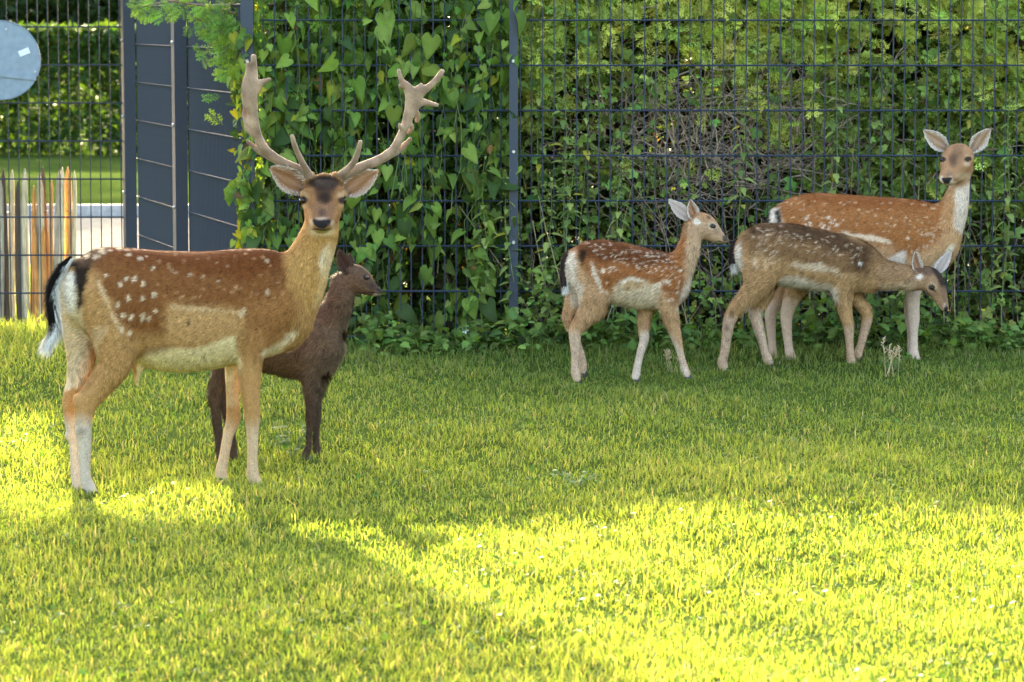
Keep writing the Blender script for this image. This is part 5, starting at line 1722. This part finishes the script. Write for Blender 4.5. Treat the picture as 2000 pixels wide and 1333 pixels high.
f.hair_tuft("tail", [(1112, 492, .01), (1104, 512, .02), (1102, 545, .025), (1104, 568, .025)], [6, 8, 8, 5], 2600, .024,
            lambda t, a: np.where(((t < .85) & (a > -.5))[:, None], np.array([(.05, .032, .025)]), np.array([(.70, .66, .60)])))

e.poly([(1500, 400), (1545, 375), (1640, 372), (1840, 385), (1850, 380), (1858, 420), (1850, 450), (1835, 480), (1800, 500), (1740, 490), (1690, 466), (1640, 456), (1600, 470), (1560, 460), (1520, 430)], (.265, .110, .035), 12, .95, 6)
e.poly([(1560, 374), (1830, 388), (1830, 405), (1700, 410), (1580, 400)], (.19, .066, .018), 12, .7, 6)
e.poly([(1645, 452), (1700, 458), (1745, 470), (1745, 480), (1700, 468), (1650, 462)], (.70, .60, .44), 3, .85, 2)
e.poly([(1735, 505), (1765, 490), (1768, 520), (1745, 530), (1700, 540)], WHITE, 4, .9, 3)
e.poly([(1822, 520), (1850, 490), (1862, 478), (1850, 510), (1830, 535)], WHITE, 4, .85, 3)
e.poly([(1862, 355), (1895, 355), (1895, 430), (1878, 455), (1862, 440), (1866, 400)], (.66, .60, .52), 5, .9, 3)
e.poly([(1842, 400), (1860, 370), (1866, 400), (1862, 445), (1852, 470), (1838, 440)], (.42, .25, .12), 7, .7, 4)
e.blob(1868, 318, 46, 50, (.28, .165, .085), .15, .95)
e.poly([(1862, 284), (1880, 280), (1880, 300), (1870, 320), (1858, 322), (1858, 300)], (.09, .055, .038), 9, .6, 4)
e.blob(1861, 314, 7, 13, (.06, .04, .03), .6, .7)
e.blob(1853, 340, 7, 6, (.12, .09, .08), .5, .5)
for (x, y) in ((1840, 312), (1890, 311)):
    e.blob(x, y - 1, 9, 8, (.42, .29, .18), .5, .6)
    e.blob(x, y, 7.8, 5.6, (.02, .015, .012), .2, .95)
e.blob(1888, 322, 7, 4, (.56, .45, .33), .5, .6)
e.blob(1882, 345, 14, 8, (.52, .40, .26), .5, .6)
e.blob(1852, 359, 16, 6, (.60, .52, .40), .35, .8)
e.blob(1839, 351, 4, 7, (.62, .55, .46), .3, .8)
e.blob(1857, 350, 4, 6, (.58, .5, .42), .4, .6)
e.poly([(1838.5, 348), (1847, 349), (1857, 346), (1860, 349), (1853, 358.5), (1843, 360), (1839, 354)], (.02, .018, .02), 1, 1, .5)
e.poly([(1490, 405), (1525, 405), (1530, 440), (1498, 440)], WHITE, 3, .8, 2)
e.poly([(1513, 412), (1526, 406), (1528, 440), (1519, 440)], BLACK, 3, .95, 2)
e.poly([(1494, 412), (1506, 406), (1506, 440), (1490, 440)], BLACK, 3, .95, 2)
e.poly([(1480, 585), (1570, 585), (1570, 720), (1480, 720)], (.52, .42, .34), 14, .8, 4)
e.poly([(1760, 555), (1805, 555), (1805, 720), (1760, 720)], (.54, .46, .40), 10, .85, 3)
fawn_spots(e, [(1510, 400), (1560, 385), (1830, 395), (1850, 420), (1840, 460), (1790, 460), (1700, 450), (1600, 440), (1540, 430)], 85, 4, 1.8, 2.6, (.62, .48, .32), .7)
fawn_spots(e, [(1560, 425), (1630, 420), (1640, 445), (1580, 450)], 10, 5, 3, 4.4, SPOT, .95)
fawn_spots(e, [(1770, 465), (1835, 440), (1820, 490), (1780, 500)], 12, 6, 2.4, 4, SPOT, .6)
e.furlen = [(1868, 318, 50, 52, .45), (1530, 650, 60, 70, .5), (1785, 640, 40, 90, .5)]
e.bald = [(1840, 312, 7, 5.5), (1890, 311, 7, 5.5), (1848, 352, 10, 7)]
e.build(68000, .014, 0, .22, legflow(1845, 540, (-.3, 0, -1), (1868, 318, 44, 48, (.2, .5, .6))))
e.ear((1848, 291, .0), (1803, 253, .01), 33, (-.1, -1, .1), (.34, .19, .10), (.26, .17, .11), (.66, .60, .52), cup=.5, hair=600)
e.ear((1899, 294, -.01), (1936, 250, -.01), 33, (.25, -1, .1), (.34, .19, .10), (.26, .17, .11), (.66, .60, .52), cup=.5, hair=600)
e.hair_tuft("tail", [(1510, 412, .02), (1510, 428, .03), (1508, 455, .03), (1508, 475, .03)], [3, 5, 5, 3], 1100, .03, lambda t, a: np.tile(np.array([(.68, .64, .58)]), (len(t), 1)))

g.poly([(1450, 462), (1475, 438), (1530, 430), (1620, 446), (1685, 472), (1708, 495), (1800, 512), (1800, 530), (1715, 522), (1700, 540), (1640, 528), (1530, 505), (1500, 500), (1465, 490)], (.19, .11, .052), 14, .9, 6)
g.poly([(1465, 445), (1530, 432), (1640, 452), (1700, 490), (1704, 512), (1680, 525), (1640, 490), (1530, 460), (1470, 460)], (.062, .035, .018), 12, .8, 8)
g.poly([(1540, 515), (1560, 508), (1640, 522), (1650, 535), (1560, 522)], (.64, .54, .40), 4, .8, 3)
g.poly([(1525, 545), (1545, 538), (1618, 550), (1640, 565), (1640, 590), (1600, 572), (1530, 562)], (.66, .60, .50), 5, .9, 3)
g.poly([(1440, 480), (1452, 470), (1455, 520), (1450, 545), (1442, 530)], WHITE, 3, .9, 2)
g.poly([(1472, 500), (1478, 498), (1484, 520), (1478, 522)], (.62, .5, .34), 3, .6, 2)
g.poly([(1720, 552), (1800, 548), (1800, 575), (1720, 570)], (.52, .41, .29), 6, .7, 3)
g.poly([(1715, 520), (1800, 518), (1800, 545), (1715, 548)], (.28, .175, .10), 8, .7, 4)
g.blob(1824, 565, 38, 52, (.31, .20, .12), .15, .85)
g.blob(1812, 528, 20, 12, (.09, .055, .04), .4, .85)
g.poly([(1822, 524), (1836, 527), (1848, 545), (1849, 562), (1838, 560), (1828, 545)], (.025, .02, .018), 4, .95, 2)
g.poly([(1838, 560), (1849, 562), (1852, 600), (1842, 592)], (.17, .11, .08), 5, .7, 2)
g.blob(1797, 543, 6, 6, WHITE, .4, .9)
g.blob(1820.5, 562, 9.5, 8, (.50, .38, .26), .3, .8)
g.blob(1820.5, 562.5, 6.8, 5.4, (.02, .015, .012), .2, .95, .4)
g.blob(1826, 569, 3, 2, (.03, .02, .015), .4, .9)
g.blob(1845, 598, 4, 5, (.58, .5, .42), .4, .7)
g.blob(1848, 604, 5, 6, (.022, .02, .022), .25, 1)
g.blob(1832, 601, 14, 4, (.56, .47, .36), .4, .7, .75)
g.poly([(1400, 610), (1440, 620), (1432, 730), (1395, 730)], (.48, .38, .30), 8, .7, 3)
g.poly([(1460, 600), (1510, 600), (1515, 720), (1475, 720)], (.56, .46, .38), 8, .7, 3)
g.poly([(1640, 640), (1705, 620), (1705, 720), (1640, 730)], (.50, .38, .29), 8, .7, 3)
g.blob(1419, 640, 5, 5, (.14, .09, .06), .5, .6)
g.blob(1430, 612, 4, 9, (.14, .09, .06), .5, .6, .5)
fawn_spots(g, [(1470, 445), (1530, 440), (1640, 462), (1690, 485), (1690, 520), (1640, 505), (1530, 480), (1480, 480)], 70, 7, 1.8, 2.8, (.62, .5, .36), .85)
fawn_spots(g, [(1478, 480), (1525, 485), (1530, 515), (1490, 525)], 16, 8, 2.4, 3.6, (.68, .56, .4), .95)
g.blob(1683, 513, 4, 4, (.7, .66, .62), .4, .95)
g.furlen = [(1826, 568, 38, 56, .45), (1420, 660, 40, 70, .5), (1490, 660, 35, 60, .5), (1670, 660, 50, 70, .5), (1570, 560, 80, 25, 1.3), (1690, 560, 30, 30, 1.5)]
g.bald = [(1820.5, 562.5, 6.5, 5.5), (1848, 604, 4.5, 5)]
g.build(66000, .019, .35, .3, legflow(1700, 575, (-1, 0, -.25), (1826, 568, 40, 54, (-.4, 0, .9))))
g.ear((1796, 533, .024), (1787, 489, .034), 26, (.5, -1, .15), (.26, .11, .05), (.36, .26, .18), (.56, .49, .4), cup=.5, hair=500)
g.ear((1829, 532, -.025), (1859, 490, -.045), 24, (-.3, -1, .2), (.36, .29, .24), (.24, .18, .14), (.5, .42, .36), cup=.25, hair=500)
g.hair_tuft("tail", [(1444, 468, .01), (1434, 482, .015), (1431, 505, .02), (1434, 528, .02)], [5, 7, 7, 5], 2000, .024,
            lambda t, a: np.where(((t < .8) & (a > -.55))[:, None], np.array([(.035, .024, .02)]), np.array([(.66, .6, .52)])))

f.hooves([(1129, 748, .033, 0), (1137, 733, -.034, 1.2), (1344, 739, .036, 0), (1243, 745, -.034, 0)], .032)
e.hooves([(1552, 714, .05, 0), (1515, 709, -.05, 0), (1791, 710, .05, 0), (1784, 703, -.04, 0)], .038)
g.hooves([(1416, 727, .036, 0), (1504, 715, -.035, 0), (1668, 723, .038, 0), (1673, 703, -.035, 1.3)], .032)
